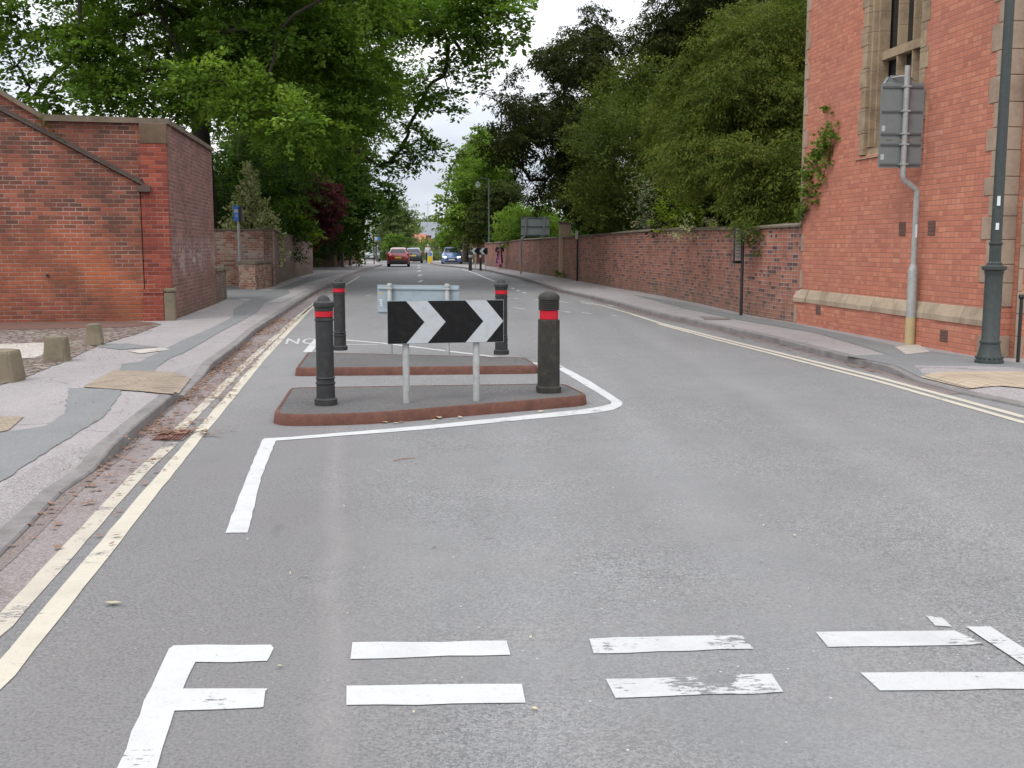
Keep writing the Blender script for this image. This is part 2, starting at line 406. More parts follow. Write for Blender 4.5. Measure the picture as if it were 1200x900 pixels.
M['blackplastic'] = plain('dark_grey_plastic', (0.030, 0.031, 0.032), 0.6, var=0.2, scale=5, spec=0.25, dirt=(0.055, 0.051, 0.046))
M['blackplastic2'] = plain('weathered_black_plastic', (0.030, 0.029, 0.025), 0.65, var=0.25, scale=4, spec=0.25, dirt=(0.065, 0.056, 0.04))
M['red'] = plain('red_reflective_band', (0.44, 0.012, 0.026), 0.4, var=0.12, spec=0.25)
M['black'] = plain('black_sign_face', (0.006, 0.006, 0.0065), 0.5, var=0.2, spec=0.2, dirt=(0.014, 0.014, 0.013))
M['signwhite'] = plain('sign_white', (0.40, 0.42, 0.44), 0.5, var=0.05, dirt=(0.33, 0.34, 0.34))
M['galv'] = plain('galvanised_steel', (0.34, 0.35, 0.345), 0.55, 0.25, 0.15, 7, 0.4, dirt=(0.24, 0.23, 0.20))
M['signback'] = plain('grey_blue_aluminium', (0.28, 0.335, 0.37), 0.5, 0.1, 0.05, 3, 0.4, dirt=(0.21, 0.25, 0.28))
M['signback2'] = plain('grey_aluminium', (0.17, 0.185, 0.185), 0.5, 0.1, 0.06, 3, 0.4, dirt=(0.14, 0.15, 0.15))
M['signrib'] = plain('sign_rib', (0.09, 0.095, 0.095), 0.55, 0.1)
M['green_iron'] = plain('dark_green_cast_iron', (0.032, 0.042, 0.040), 0.5, 0.0, 0.15, 8, 0.45, dirt=(0.055, 0.06, 0.055))
M['black_iron'] = plain('black_iron', (0.02, 0.02, 0.021), 0.5)
M['yellowp'] = plain('old_yellow_paint', (0.42, 0.33, 0.17), 0.7, dirt=(0.3, 0.27, 0.2))
M['paper'] = plain('white_paper_panel', (0.6, 0.62, 0.63), 0.5, var=0.04)
M['stonebuff'] = stone('buff_sandstone', (0.38, 0.30, 0.22), (0.20, 0.155, 0.115), 3)
M['stonedark'] = stone('weathered_stone', (0.20, 0.165, 0.12), (0.10, 0.085, 0.06), 3, green=0.5)
M['capstone'] = stone('brown_cap_stone', (0.15, 0.105, 0.07), (0.08, 0.055, 0.04), 3)
M['copdark'] = stone('dark_weathered_coping', (0.095, 0.07, 0.06), (0.05, 0.04, 0.035), 4)
M['coping'] = stone('mossy_coping_stone', (0.17, 0.135, 0.10), (0.075, 0.06, 0.045), 2.5, green=0.35)
M['frame'] = stone('window_stone', (0.33, 0.25, 0.165), (0.17, 0.12, 0.08), 4, joints=(1, 0.32, 0.03))
M['quoin'] = stone('quoin_stone', (0.34, 0.255, 0.19), (0.20, 0.145, 0.11), 3)
M['glass'] = plain('dark_window_glass', (0.012, 0.015, 0.018), 0.08, spec=0.6, var=0.1)
M['rb'] = brick('orange_red_brick', [(0.0, (0.42, 0.155, 0.105)), (0.25, (0.50, 0.185, 0.12)), (0.6, (0.55, 0.21, 0.132)), (0.85, (0.59, 0.255, 0.16)), (1.0, (0.64, 0.38, 0.25))], (0.32, 0.155, 0.115), 0.225, 0.078, 0.0115, grime=0.45, gcol=(0.33, 0.14, 0.11), rel=0.6, flemish=2.0)
M['rwall'] = brick('multi_header_brick', [(0.0, (0.075, 0.055, 0.065)), (0.16, (0.13, 0.075, 0.07)), (0.24, (0.33, 0.12, 0.082)), (0.7, (0.42, 0.16, 0.11)), (1.0, (0.48, 0.22, 0.15))], (0.38, 0.31, 0.27), 0.235, 0.080, 0.014, grime=0.5, gcol=(0.14, 0.09, 0.07), flemish=2.0, low=(1.0, 0.45, (0.14, 0.115, 0.09)), moss=0.2)
M['lb'] = brick('rough_red_brick', [(0.0, (0.11, 0.062, 0.05)), (0.3, (0.22, 0.082, 0.058)), (0.65, (0.33, 0.105, 0.068)), (1.0, (0.42, 0.155, 0.095))], (0.37, 0.27, 0.23), 0.235, 0.084, 0.013, grime=0.75, gcol=(0.08, 0.042, 0.032), erode=0.5, warm=(0.44, 0.125, 0.055), low=(0.9, 0.45, (0.11, 0.035, 0.026)), moss=0.35)
M['lb2'] = brick('red_pier_brick', [(0.0, (0.16, 0.045, 0.034)), (0.5, (0.29, 0.068, 0.045)), (1.0, (0.37, 0.10, 0.06))], (0.30, 0.19, 0.16), 0.235, 0.084, 0.012, grime=0.55, gcol=(0.12, 0.035, 0.028))
M['lb3'] = brick('purple_brown_brick', [(0.0, (0.15, 0.08, 0.07)), (0.5, (0.24, 0.11, 0.09)), (1.0, (0.31, 0.15, 0.12))], (0.36, 0.28, 0.25), 0.235, 0.084, 0.011, grime=0.55, gcol=(0.12, 0.075, 0.062), white=0.8, wz=(0.8, 1.9), flemish=4.0, low=(0.5, 0.6, (0.12, 0.095, 0.07)), moss=0.6)
M['gw'] = brick('pale_mixed_brick', [(0.0, (0.20, 0.10, 0.08)), (0.4, (0.38, 0.16, 0.11)), (0.7, (0.42, 0.31, 0.22)), (1.0, (0.52, 0.44, 0.36))], (0.45, 0.39, 0.33), 0.235, 0.084, 0.013, grime=0.4, white=0.6, wz=(0.3, 2.4))
M['gw2'] = brick('mossy_brown_brick', [(0.0, (0.14, 0.08, 0.068)), (0.5, (0.22, 0.12, 0.095)), (1.0, (0.31, 0.19, 0.15))], (0.34, 0.28, 0.24), 0.235, 0.084, 0.012, grime=0.5, gcol=(0.075, 0.055, 0.042), moss=0.8, white=0.35, wz=(0.3, 2.0), low=(0.9, 0.6, (0.085, 0.08, 0.055)))
M['house'] = brick('far_house_brick', [(0.0, (0.28, 0.12, 0.08)), (1.0, (0.45, 0.22, 0.15))], (0.35, 0.28, 0.22))
M['slate'] = plain('grey_slate', (0.16, 0.17, 0.19), 0.6, scale=1.5)
M['tile'] = plain('red_clay_tile', (0.33, 0.12, 0.08), 0.8, scale=1.5)
def tactile(name, col, rot, lx=0.4, studs=True):
    m = Mat(name); p = m.n('ShaderNodeMapping', {'Vector': m.pos(), 'Rotation': (0, 0, rot)}, vector_type='POINT').outputs[0]
    sp = m.n('ShaderNodeSeparateXYZ', {0: p})
    def g(a, k, w):
        f = m.math('FRACT', m.math('DIVIDE', a, k)); return m.math('LESS_THAN', m.math('MINIMUM', f, m.math('SUBTRACT', 1.0, f)), w / k)
    j = m.math('MAXIMUM', g(sp.outputs[0], lx, 0.006), g(sp.outputs[1], lx, 0.006))
    sx = m.math('SUBTRACT', m.math('FRACT', m.math('DIVIDE', sp.outputs[0], lx / 6)), 0.5); sy = m.math('SUBTRACT', m.math('FRACT', m.math('DIVIDE', sp.outputs[1], lx / 6)), 0.5)
    d = m.math('SQRT', m.math('ADD', m.math('MULTIPLY', sx, sx), m.math('MULTIPLY', sy, sy)))
    st = m.n('ShaderNodeMapRange', {'Value': d, 'From Min': 0.36, 'From Max': 0.26}).outputs[0]
    c = m.mix(m.noise(p, 6, 4, 0.65), [x * 0.72 for x in col], [min(1, x * 1.15) for x in col])
    c = m.mix(m.ramp(m.noise(p, 2.5, 4), [(0.48, 0.0), (0.7, 0.6)]), c, [x * 0.6 for x in col])
    c = m.mix(m.math('MULTIPLY', m.math('SUBTRACT', 1.0, st), 0.45), c, [x * 0.5 for x in col])
    c = m.mix(j, c, (0.12, 0.1, 0.085))
    return m.bsdf(c, 0.85, bump=m.math('MULTIPLY', st, m.math('SUBTRACT', 1.0, j)), bstr=0.8, bdist=0.006, spec=0.2)
M['tact'] = tactile('buff_tactile_paving', (0.33, 0.265, 0.205), R(14))
M['tact2'] = tactile('pale_tactile_paving', (0.46, 0.37, 0.275), R(-7))
def cobbles():
    m = Mat('worn_cobbles'); p = m.pos()
    v = m.n('ShaderNodeTexVoronoi', {'Vector': p, 'Scale': 7.5}, feature='DISTANCE_TO_EDGE').outputs['Distance']
    vc = m.n('ShaderNodeSeparateColor', {0: m.n('ShaderNodeTexVoronoi', {'Vector': p, 'Scale': 7.5}).outputs['Color']}).outputs[0]
    k = m.ramp(v, [(0.03, 0.0), (0.14, 1.0)])
    c = m.mix(vc, (0.15, 0.12, 0.105), (0.30, 0.25, 0.215))
    c = m.mix(k, (0.075, 0.06, 0.05), c)
    c = m.mix(m.ramp(m.noise(p, 1.2, 5, 0.6), [(0.5, 0.0), (0.64, 0.7)]), c, (0.13, 0.085, 0.07))
    return m.bsdf(c, 0.9, bump=k, bstr=0.7, bdist=0.02, spec=0.2)
M['cobble'] = cobbles()
M['concrete'] = plain('pale_concrete', (0.38, 0.345, 0.31), 0.9, scale=3, dirt=(0.25, 0.21, 0.185))
M['darkslab'] = plain('damp_red_earth', (0.13, 0.07, 0.055), 0.9, scale=3, dirt=(0.08, 0.05, 0.04))
M['dirt'] = asphalt('gutter_dirt', (0.17, 0.14, 0.13), (0.10, 0.065, 0.05), 1.0)
M['litter'] = plain('dry_brown_leaf', (0.20, 0.11, 0.07), 0.9, scale=2.2, var=0.45)
M['chip'] = plain('pale_petal', (0.40, 0.36, 0.22), 0.9, scale=3, var=0.3)
M['bark'] = plain('grey_brown_bark', (0.085, 0.07, 0.055), 0.95, scale=5, var=0.3)
M['barkdark'] = plain('dark_bark', (0.04, 0.032, 0.026), 0.95, scale=5, var=0.3)
def lst(*c): n = len(c); return [(i / (n - 1), x) for i, x in enumerate(c)]
M['l_lime'] = leafmat('mid_green_leaf', lst((0.042, 0.074, 0.013), (0.074, 0.13, 0.021), (0.115, 0.19, 0.031), (0.19, 0.275, 0.044)))
M['l_deep'] = leafmat('deep_green_leaf', lst((0.022, 0.042, 0.01), (0.036, 0.068, 0.014), (0.06, 0.105, 0.02), (0.1, 0.155, 0.03)))
M['l_bright'] = leafmat('bright_green_leaf', lst((0.048, 0.082, 0.014), (0.085, 0.14, 0.022), (0.13, 0.2, 0.034), (0.19, 0.27, 0.05)))
M['l_pale'] = leafmat('hazed_olive_leaf', lst((0.09, 0.12, 0.055), (0.125, 0.16, 0.07), (0.17, 0.215, 0.09)))  # pale olive leaves of the far plants, colour lightened further for distance haze
M['l_yew'] = leafmat('dark_yew_needle', lst((0.016, 0.022, 0.008), (0.027, 0.036, 0.01), (0.042, 0.053, 0.014), (0.075, 0.078, 0.022)), 0.2)
M['l_yewg'] = leafmat('olive_yew_needle', lst((0.036, 0.052, 0.01), (0.062, 0.086, 0.015), (0.098, 0.125, 0.022), (0.16, 0.155, 0.038)), 0.25)
M['l_bush'] = leafmat('laurel_green_leaf', lst((0.034, 0.05, 0.012), (0.06, 0.084, 0.018), (0.1, 0.13, 0.028), (0.15, 0.18, 0.042)), 0.25)
M['l_con'] = leafmat('olive_conifer_needle', lst((0.03, 0.045, 0.014), (0.050, 0.068, 0.019), (0.082, 0.100, 0.028)), 0.2)
M['l_purple'] = leafmat('purple_leaf', lst((0.035, 0.01, 0.016), (0.085, 0.02, 0.032), (0.16, 0.042, 0.058)), 0.3)
M['l_var'] = leafmat('cream_edged_leaf', lst((0.12, 0.14, 0.055), (0.3, 0.33, 0.16), (0.56, 0.55, 0.34), (0.7, 0.67, 0.46)), 0.2)
M['l_yel'] = leafmat('yellow_green_leaf', lst((0.07, 0.12, 0.014), (0.15, 0.21, 0.02), (0.28, 0.32, 0.04)), 0.35)
M['l_coton'] = leafmat('grey_leaf_with_orange_berries', lst((0.05, 0.07, 0.045), (0.10, 0.13, 0.085), (0.16, 0.18, 0.12), (0.42, 0.20, 0.05)), 0.2)
M['l_ivy'] = leafmat('ivy_leaf', lst((0.05, 0.08, 0.018), (0.11, 0.16, 0.035), (0.22, 0.29, 0.07)), 0.3)
M['l_hedge'] = leafmat('hedge_leaf', lst((0.012, 0.025, 0.008), (0.022, 0.04, 0.012)), 0.2)

# ---------------- ground, road, pavements
rng = np.random.default_rng(7)
g = MB(); g.sheet([(-900, -60), (900, -60), (900, 1800), (-900, 1800)], -0.03)
struct(g.build('ground', M['ground']))
def pts(l, z=0.0): return [G(a[0], a[1], z) for a in l]
def dens(line, step=0.6):
    out = []
    for a, b in zip(line[:-1], line[1:]):
        n = max(1, int(math.dist(a[:2], b[:2]) / step))
        for i in range(n): out.append(tuple(a[k] + (b[k] - a[k]) * i / n for k in range(len(a))))
    out.append(line[-1]); return out
KL = [(-2.15, -8, .02), (-2.2, 0, .02), (-2.35, 3, .02)] + [(*G(u, v), h) for u, v, h in [(0, 655, .02), (75, 578, .02), (112, 553, .025), (134, 537, .10), (166, 506, .095), (206, 471, .095), (217, 466, .03), (240, 442, .03), (250, 433, .095), (281, 409, .095), (300, 391, .095), (348, 358, .095), (372, 342, .095), (390, 334, .095), (408, 323.5, .095), (430, 316, .095), (448, 311, .095)]] + [(-15.5, 120, .095), (-27, 165, .095)]
KR = [(40, 1.5, .095), (11, 3.5, .095), (7.3, 5.5, .05), (5.9, 7.5, .03)] + [(*G(u, v), h) for u, v, h in [(1200, 478, .03), (1126, 462, .03), (1071, 448, .04), (1040, 437, .095), (973, 420, .095), (895, 399, .095), (833, 385, .095), (767, 370.5, .095), (707, 354, .095), (673, 346, .095), (657, 342.5, .095), (633, 334, .095), (610, 327, .095), (570, 317.5, .095)]] + [(-6.2, 88, .095), (-9.5, 112, .095), (-19, 165, .095)]
KR = KR[::-1]
def normals(L):
    out = []
    for i in range(len(L)):
        a = L[max(i - 1, 0)]; b = L[min(i + 1, len(L) - 1)]
        dx, dy = b[0] - a[0], b[1] - a[1]; l = math.hypot(dx, dy) or 1
        out.append((-dy / l, dx / l))
    return out
def kerb_and_pavement(side, K, inner, kname, pname):
    K = dens(K, 0.9); N = normals(K)          # left normal of the travel direction
    sg = 1
    k = MB(); off = [0.0, 0.012, 0.13]
    prof = lambda h: [(-0.0, -0.02), (0.008, h - 0.012), (0.02, h), (0.135, h + 0.002)]
    rows = []
    for p, n in zip(K, N):
        rows.append([(p[0] + n[0] * o * sg, p[1] + n[1] * o * sg, z) for o, z in prof(p[2])])
    vs = [v for r in rows for v in r]; m_ = 4
    fs = [(i * m_ + j + 1, i * m_ + j, (i + 1) * m_ + j, (i + 1) * m_ + j + 1) for i in range(len(rows) - 1) for j in range(m_ - 1)]
    k.add(vs, fs)
    ko = struct(k.build(kname, M['kerb']))
    # pavement: a ramp strip behind the kerb then the flat sheet
    pv = MB()
    e0 = [(p[0] + n[0] * .135, p[1] + n[1] * .135, p[2] - 0.002) for p, n in zip(K, N)]
    e1 = [(p[0] + n[0] * .32, p[1] + n[1] * .32, .10) for p, n in zip(K, N)]
    n_ = len(e0)
    pv.add(e0 + e1, [(i + 1, i, n_ + i, n_ + i + 1) for i in range(n_ - 1)])
    pv.sheet([(a[0], a[1]) for a in e1] + inner, .10)
    struct(pv.build(pname, M['pave']))
    return K, N
# left of the road
C0 = G(204, 375, .1); L0 = G(0, 378, .1); D0 = G(254, 355.7, .1); PE = G(266, 350, .1)
def Gp(u, v):
    p = G(u, v, .1)
    for _ in range(4): p = G(u, v, pavz(*p))
    return p
def pavz(x, y, K=None):
    K = K or (KRd if x > 0 or y > 60 else KLd); best = 9; h = .1
    for a, b in zip(K[:-1], K[1:]):
        dx, dy = b[0] - a[0], b[1] - a[1]; l2 = dx * dx + dy * dy
        if l2 == 0: continue
        t = min(1, max(0, ((x - a[0]) * dx + (y - a[1]) * dy) / l2)); d = math.hypot(x - a[0] - dx * t, y - a[1] - dy * t)
        if d < best: best = d; h = a[2] + (b[2] - a[2]) * t
    f = min(1, max(0, (best - .135) / .185)); return h + (.1 - h) * f
def gridquad(name, q, mat, dz, n=14):
    q = [Vector(Gp(a[0], a[1])) for a in q]; m = MB(); vs = []
    for i in range(n + 1):
        for j in range(n + 1):
            p = q[0].lerp(q[1], j / n).lerp(q[3].lerp(q[2], j / n), i / n); vs.append((p.x, p.y, pavz(p.x, p.y) + dz))
    m.add(vs, [(i * (n + 1) + j, (i + 1) * (n + 1) + j, (i + 1) * (n + 1) + j + 1, i * (n + 1) + j + 1) for i in range(n) for j in range(n)])
    return struct(m.build(name, mat))
KLd, NL = kerb_and_pavement(1, KL, [(-34, 165), (-20, 120), (-16, 62), (-20, 60), (-20, 20), (-20, -8)], 'left_kerb', 'left_pavement')
KRd, NR = kerb_and_pavement(1, KR, [(-14, 165), (-4.5, 112), (-1.0, 89), (3.0, 66), (4.6, 50), (8, 30), (14, 20), (40, 16)][::-1], 'right_kerb', 'right_pavement')
rd = MB()
rd.sheet([(p[0], p[1]) for p in KLd] + [(p[0], p[1]) for p in KRd] + [(40, -8)], 0.0)
struct(rd.build('road', M['road']))
def flat(name, poly, mat, z, jit=0.0, px=True, zz=0.0, sub=0.12):
    q = [(Gp(a[0], a[1]) if zz == .1 else G(a[0], a[1], zz)) for a in poly] if px else poly
    if jit:
        o = []
        for i in range(len(q)):
            a, b = q[i], q[(i + 1) % len(q)]; n = max(1, int(math.dist(a, b) / sub))
            for k in range(n):
                t = k / n; o.append((a[0] + (b[0] - a[0]) * t + random.uniform(-jit, jit), a[1] + (b[1] - a[1]) * t + random.uniform(-jit, jit)))
        q = o
    m = MB(); m.sheet(q, (lambda x, y: pavz(x, y) + z - .1 + .002) if zz == .1 else z); return struct(m.build(name, mat))
random.seed(4)
flat('pavement_patch', [(80, 455), (144, 457), (128, 480), (117, 492), (64, 524), (0, 566), (-90, 612), (-90, 535), (0, 508), (53, 500), (76, 484)], M['trench'], .104, .012, zz=.1)
flat('pavement_patch', [(143, 427), (163, 424.5), (214, 399), (255, 381), (274, 371), (273, 363), (289, 353), (320, 340), (345, 331), (366, 322.5), (385, 319.5), (408, 319.5), (370, 328), (336, 340), (340, 344), (310, 356), (300, 367), (255, 391), (217, 413), (202, 419), (184, 430), (179, 438), (140.5, 434.5)], M['trench'], .104, .01, zz=.1)
flat('pale_patch', [(279, 351), (300, 341), (322, 335.5), (345, 328.5), (366, 321.8), (345, 330.5), (320, 339.5), (302, 346), (290, 353)], M['pale'], .1045, .0, zz=.1)
flat('pale_patch', [(311, 355), (342, 343), (338, 341), (352, 335), (368, 329), (388, 324), (384, 328), (356, 342), (330, 354)], M['pale'], .1045, .0, zz=.1)
flat('driveway_asphalt', [(266, 350), (300, 351), (318, 341), (299, 340), (266, 335)], M['trench'], .108, .0, zz=.1)
gridquad('tactile_paving', [(133, 435), (224, 444), (203, 463), (97, 454.5)], M['tact'], .012)
flat('access_cover', [(100, 405), (150, 403), (187, 407), (140, 410)], M['trench'], .105, zz=.1)
flat('access_cover', [(150, 412), (186, 408), (200, 410), (165, 415)], M['concrete'], .107, zz=.1)
flat('cobbled_forecourt', [(-240, 384), (162, 378), (190, 380), (160, 392), (118, 404), (78, 423), (20, 446), (-60, 470), (-240, 470)], M['cobble'], .105, .02, zz=.1)
flat('concrete_strip', [(-240, 403), (0, 404), (60, 402), (78, 408), (40, 420), (0, 422), (-240, 424)], M['concrete'], .109, .02, zz=.1)
flat('earth_strip', [(-240, 379), (160, 377), (185, 379), (150, 384), (60, 386), (-240, 390)], M['darkslab'], .110, .03, zz=.1)
# right
flat('pavement_patch', [(740, 345), (800, 355), (873, 371), (933, 380), (1062, 408), (1157, 421), (1260, 433), (1290, 439), (1150, 437), (1082, 440), (1050, 429), (990, 417), (1040, 416), (1010, 406), (955, 390), (860, 374), (800, 361)], M['trench'], .104, .008, zz=.1)
gridquad('tactile_paving', [(1078, 441), (1330, 436), (1330, 468), (1135, 457)], M['tact2'], .012)
flat('paving_slab', [(1048, 407), (1076, 404), (1090, 413), (1062, 416)], M['concrete'], .108, zz=.1)
flat('access_cover', [(820, 371), (855, 373), (857, 375), (826, 375)], M['dirt'], .107, zz=.1)
flat('grate_cover', [(-40, 489), (28, 489), (10, 505), (-40, 515)], M['tact'], .106, zz=.1)
# gutter bands of older, browner asphalt beside the kerbs
def band(name, K, N, o0, o1, z, mat, i0=0, i1=None, jit=0.03):
    K = K[i0:i1]; N = N[i0:i1]
    a = [(p[0] - n[0] * o0, p[1] - n[1] * o0) for p, n in zip(K, N)]
    b = [(p[0] - n[0] * (o1 + random.uniform(-jit, jit)), p[1] - n[1] * (o1 + random.uniform(-jit, jit))) for p, n in zip(K, N)]
    m = MB(); n_ = len(a); m.add([(x, y, z) for x, y in a + b], [(i, i + 1, n_ + i + 1, n_ + i) for i in range(n_ - 1)])
    return struct(m.build(name, mat))
li = [i for i, p in enumerate(KLd) if p[1] < 70]; ri = [i for i, p in enumerate(KRd) if 10 < p[1] < 75]
band('left_gutter', KLd, NL, 0.0, 0.30, .003, M['gutter'], 0, li[-1])
band('right_gutter', KRd, NR, 0.0, 0.16, .003, M['gutter'], ri[0], ri[-1], .015)
band('left_gutter_dirt', KLd, NL, 0.0, 0.07, .006, M['dirt'], 0, li[-1], .04)
band('right_gutter_dirt', KRd, NR, 0.0, 0.09, .006, M['dirt'], ri[0], ri[-1], .03)

# ---------------- painted markings
def line(name, poly, width, mat, z=.004, jit=.004, px=True):
    q = [G(*a) for a in poly] if px else poly
    q = dens([(a[0], a[1]) for a in q], .25); N = normals(q)
    a = [(p[0] + n[0] * (width / 2 + random.uniform(-jit, jit)), p[1] + n[1] * (width / 2 + random.uniform(-jit, jit)), z) for p, n in zip(q, N)]
    b = [(p[0] - n[0] * (width / 2 + random.uniform(-jit, jit)), p[1] - n[1] * (width / 2 + random.uniform(-jit, jit)), z) for p, n in zip(q, N)]
    m = MB(); n_ = len(a); m.add(a + b, [(i + 1, i, n_ + i, n_ + i + 1) for i in range(n_ - 1)])
    return struct(m.build(name, mat))
line('yellow_line', [(-200, 893), (0, 735), (158, 560), (202, 519)], .10, M['cream_worn'])
line('yellow_line', [(210, 504), (281, 434), (300, 415.5), (325, 393), (352, 369), (372, 353), (392, 341), (402, 334)], .10, M['cream_worn'])
line('yellow_line', [(-260, 1045), (0, 793), (189, 562), (304, 424), (333, 393), (361, 364), (380, 349.5), (408, 332), (421, 324)], .105, M['cream'])
line('yellow_line', [(1400, 528), (1200, 489), (1031, 443), (900, 410.5), (833, 394), (771, 378), (740, 368)], .10, M['cream'])
line('yellow_line', [(1400, 536), (1200, 495.5), (1031, 447.5), (900, 413.5), (833, 396.5), (771, 379.5)], .09, M['cream'])
line('edge_line', [(740, 368), (707, 358.5), (680, 353)], .09, M['cream_worn'])
flat('give_way_mark', [(92, 1000), (137, 900), (197, 761), (203, 757), (318, 756), (320, 760), (314, 774), (312, 776), (227, 777), (213, 808), (312, 808), (312, 812), (307, 829), (305, 831), (203, 834), (184, 900), (152, 1000)], M['white'], .004, .006)
for q, mt in [([(412, 754), (593, 752), (600, 768), (412, 773)], 'white'), ([(405, 805), (611, 802), (617, 824), (404, 828)], 'white'),
              ([(690, 749), (868, 745), (883, 761), (696, 767)], 'worn'), ([(709, 797), (905, 791), (920, 812), (720, 819)], 'worn'),
              ([(957, 741.5), (1118, 740), (1153, 756), (972, 759)], 'worn'), ([(1008, 789), (1205, 788), (1212, 808), (1032, 810)], 'worn'),
              ([(1087, 723), (1105, 724), (1114, 735), (1096, 734)], 'faint')]:
    flat('give_way_dash', q, M[mt], .004, .006)
flat('give_way_mark', [(1132, 736), (1160, 736), (1200, 761), (1270, 808), (1250, 816), (1200, 781), (1170, 762)], M['worn'], .007, .004)
flat('island_outline', [(264, 625), (280, 583), (307, 516), (310, 514), (340, 512.5), (494, 499.6), (681, 480.3), (705, 476.5), (716, 473.5), (716, 471), (709, 466), (656, 434), (656, 428), (690, 446), (722, 466.5), (730, 472), (728, 476), (719, 480.5), (700, 484), (685, 485.5), (494, 504), (323, 517), (306, 560), (290, 625)], M['white'], .004, .004)
line('island_outline', [(360, 413), (372, 398.5)], .13, M['white'])
line('island_outline', [(398, 398), (450, 402.5), (573, 417.5), (657, 431)], .10, M['white'])
line('island_outline', [(396, 404), (456, 404.5)], .07, M['white'])
# word NO laid on the lane beyond the island
fc = bpy.data.curves.new('no_text', 'FONT'); fc.body = 'NO'; fc.size = 1.0; fc.align_x = 'LEFT'; fc.offset = 0.012; fc.space_character = 1.1
fo = bpy.data.objects.new('tmp', fc); COL.objects.link(fo)
bpy.context.view_layer.update()
tm = bpy.data.meshes.new_from_object(fo.evaluated_get(bpy.context.evaluated_depsgraph_get()))
bpy.data.objects.remove(fo)
x0, y0 = G(334, 403.3); x1, y1 = G(372, 403.3); _, y2 = G(350, 397)
xs = [v.co.x for v in tm.vertices]; ys = [v.co.y for v in tm.vertices]
for v in tm.vertices:
    v.co.x = x0 + (v.co.x - min(xs)) / (max(xs) - min(xs)) * (x1 - x0) ; v.co.y = y0 + (v.co.y - min(ys)) / (max(ys) - min(ys)) * (y2 - y0); v.co.x -= .17 * (v.co.y - y0); v.co.z = .005
tm.materials.append(M['worn'])
no = bpy.data.objects.new('no_entry_word', tm); COL.objects.link(no); struct(no)
line('yellow_line', [(324, 398), (333, 397.4)], .08, M['worn'])
for (u, v, w, h) in [(492.8, 329.5, 0, 1), (492.0, 322.6, 0, 1), (491.3, 317.6, 0, 1), (490.8, 313.8, 0, 1), (490.8, 311, 0, 1)]:
    a = G(u, v); L = 2.6 if v > 325 else 3.0
    line('centre_dash', [(a[0] + .02 * L, a[1] - L / 2), (a[0] - .02 * L, a[1] + L / 2)], .16, M['white'], px=False)
line('edge_line', [(542.7, 315.8), (556, 320), (580, 330)], .13, M['white'])
for k in range(5):
    a = (586 + k * 6.6, 332.4 + k * 2.5); line('edge_line', [a, (a[0] + 3.4, a[1] + 1.3)], .11, M['white'])
for k in range(11):   # ghost of an old worn-out marking
    u = 600 + (k % 6) * 27; v = 349 + (k // 6) * 11 + (k % 6) * 2
    line('old_marking', [(u, v), (u + 14, v + 2.2)], .10, M['faint'])
line('old_marking', [(430, 347), (436, 345)], .1, M['faint'])

# ---------------- kerbed islands
def arc(p0, p1, p2, r, n=5):
    a = Vector(p0[:2]) - Vector(p1[:2]); b = Vector(p2[:2]) - Vector(p1[:2]); a.normalize(); b.normalize(); c = Vector(p1[:2])
    s0 = c + a * r; s1 = c + b * r
    return [tuple((s0 * (1 - t) ** 2 + c * 2 * t * (1 - t) + s1 * t ** 2)) for t in [i / n for i in range(n + 1)]]
def inset(poly, d):
    n = len(poly); o = []
    for i in range(n):
        a, p, b = Vector(poly[i - 1]), Vector(poly[i]), Vector(poly[(i + 1) % n])
        n1 = Vector((-(p - a).y, (p - a).x)).normalized(); n2 = Vector((-(b - p).y, (b - p).x)).normalized()
        mm_ = (n1 + n2).normalized(); o.append(tuple(p + mm_ * d / max(.4, mm_.dot(n1))))
    return o
def island(corners, rr, label, grp):
    n = len(corners); poly = []
    for i in range(n): poly += arc(corners[i - 1], corners[i], corners[(i + 1) % n], rr[i])
    if sum(poly[i][0] * poly[(i + 1) % len(poly)][1] - poly[(i + 1) % len(poly)][0] * poly[i][1] for i in range(len(poly))) < 0: poly = poly[::-1]
    c = Vector((sum(p[0] for p in poly) / len(poly), sum(p[1] for p in poly) / len(poly), 0))
    t = thing('traffic_island', label, 'traffic island', c, 0, grp)
    k = MB(); rings = [(poly, 0.0), (inset(poly, .012), .085), (inset(poly, .03), .103), (inset(poly, .05), .103), (inset(poly, .055), .09)]
    vs = [(p[0], p[1], z) for r_, z in rings for p in r_]; m_ = len(poly)
    k.add(vs, [(j * m_ + i, j * m_ + (i + 1) % m_, (j + 1) * m_ + (i + 1) % m_, (j + 1) * m_ + i) for j in range(4) for i in range(m_)])
    k.build('kerb_edging', M['rust'], t, off=c, smooth=True)
    s_ = MB(); s_.sheet(inset(poly, .052), .099); s_.build('surfacing', M['isl'], t, off=c)
    return t
island([G(317, 499.5), G(420, 499), G(693, 475), G(663, 449, .1), G(338.5, 454, .1)], [.26, .5, .22, .2, .14], 'front rust-edged traffic island, nearest to the camera, carrying the near chevron sign', 'rust-edged traffic islands')
island([G(345, 441), G(632, 438), G(618, 419, .1), G(359, 412.5, .1)], [.10, .10, .15, .10], 'rear rust-edged traffic island carrying the sign seen from its back', 'rust-edged traffic islands')
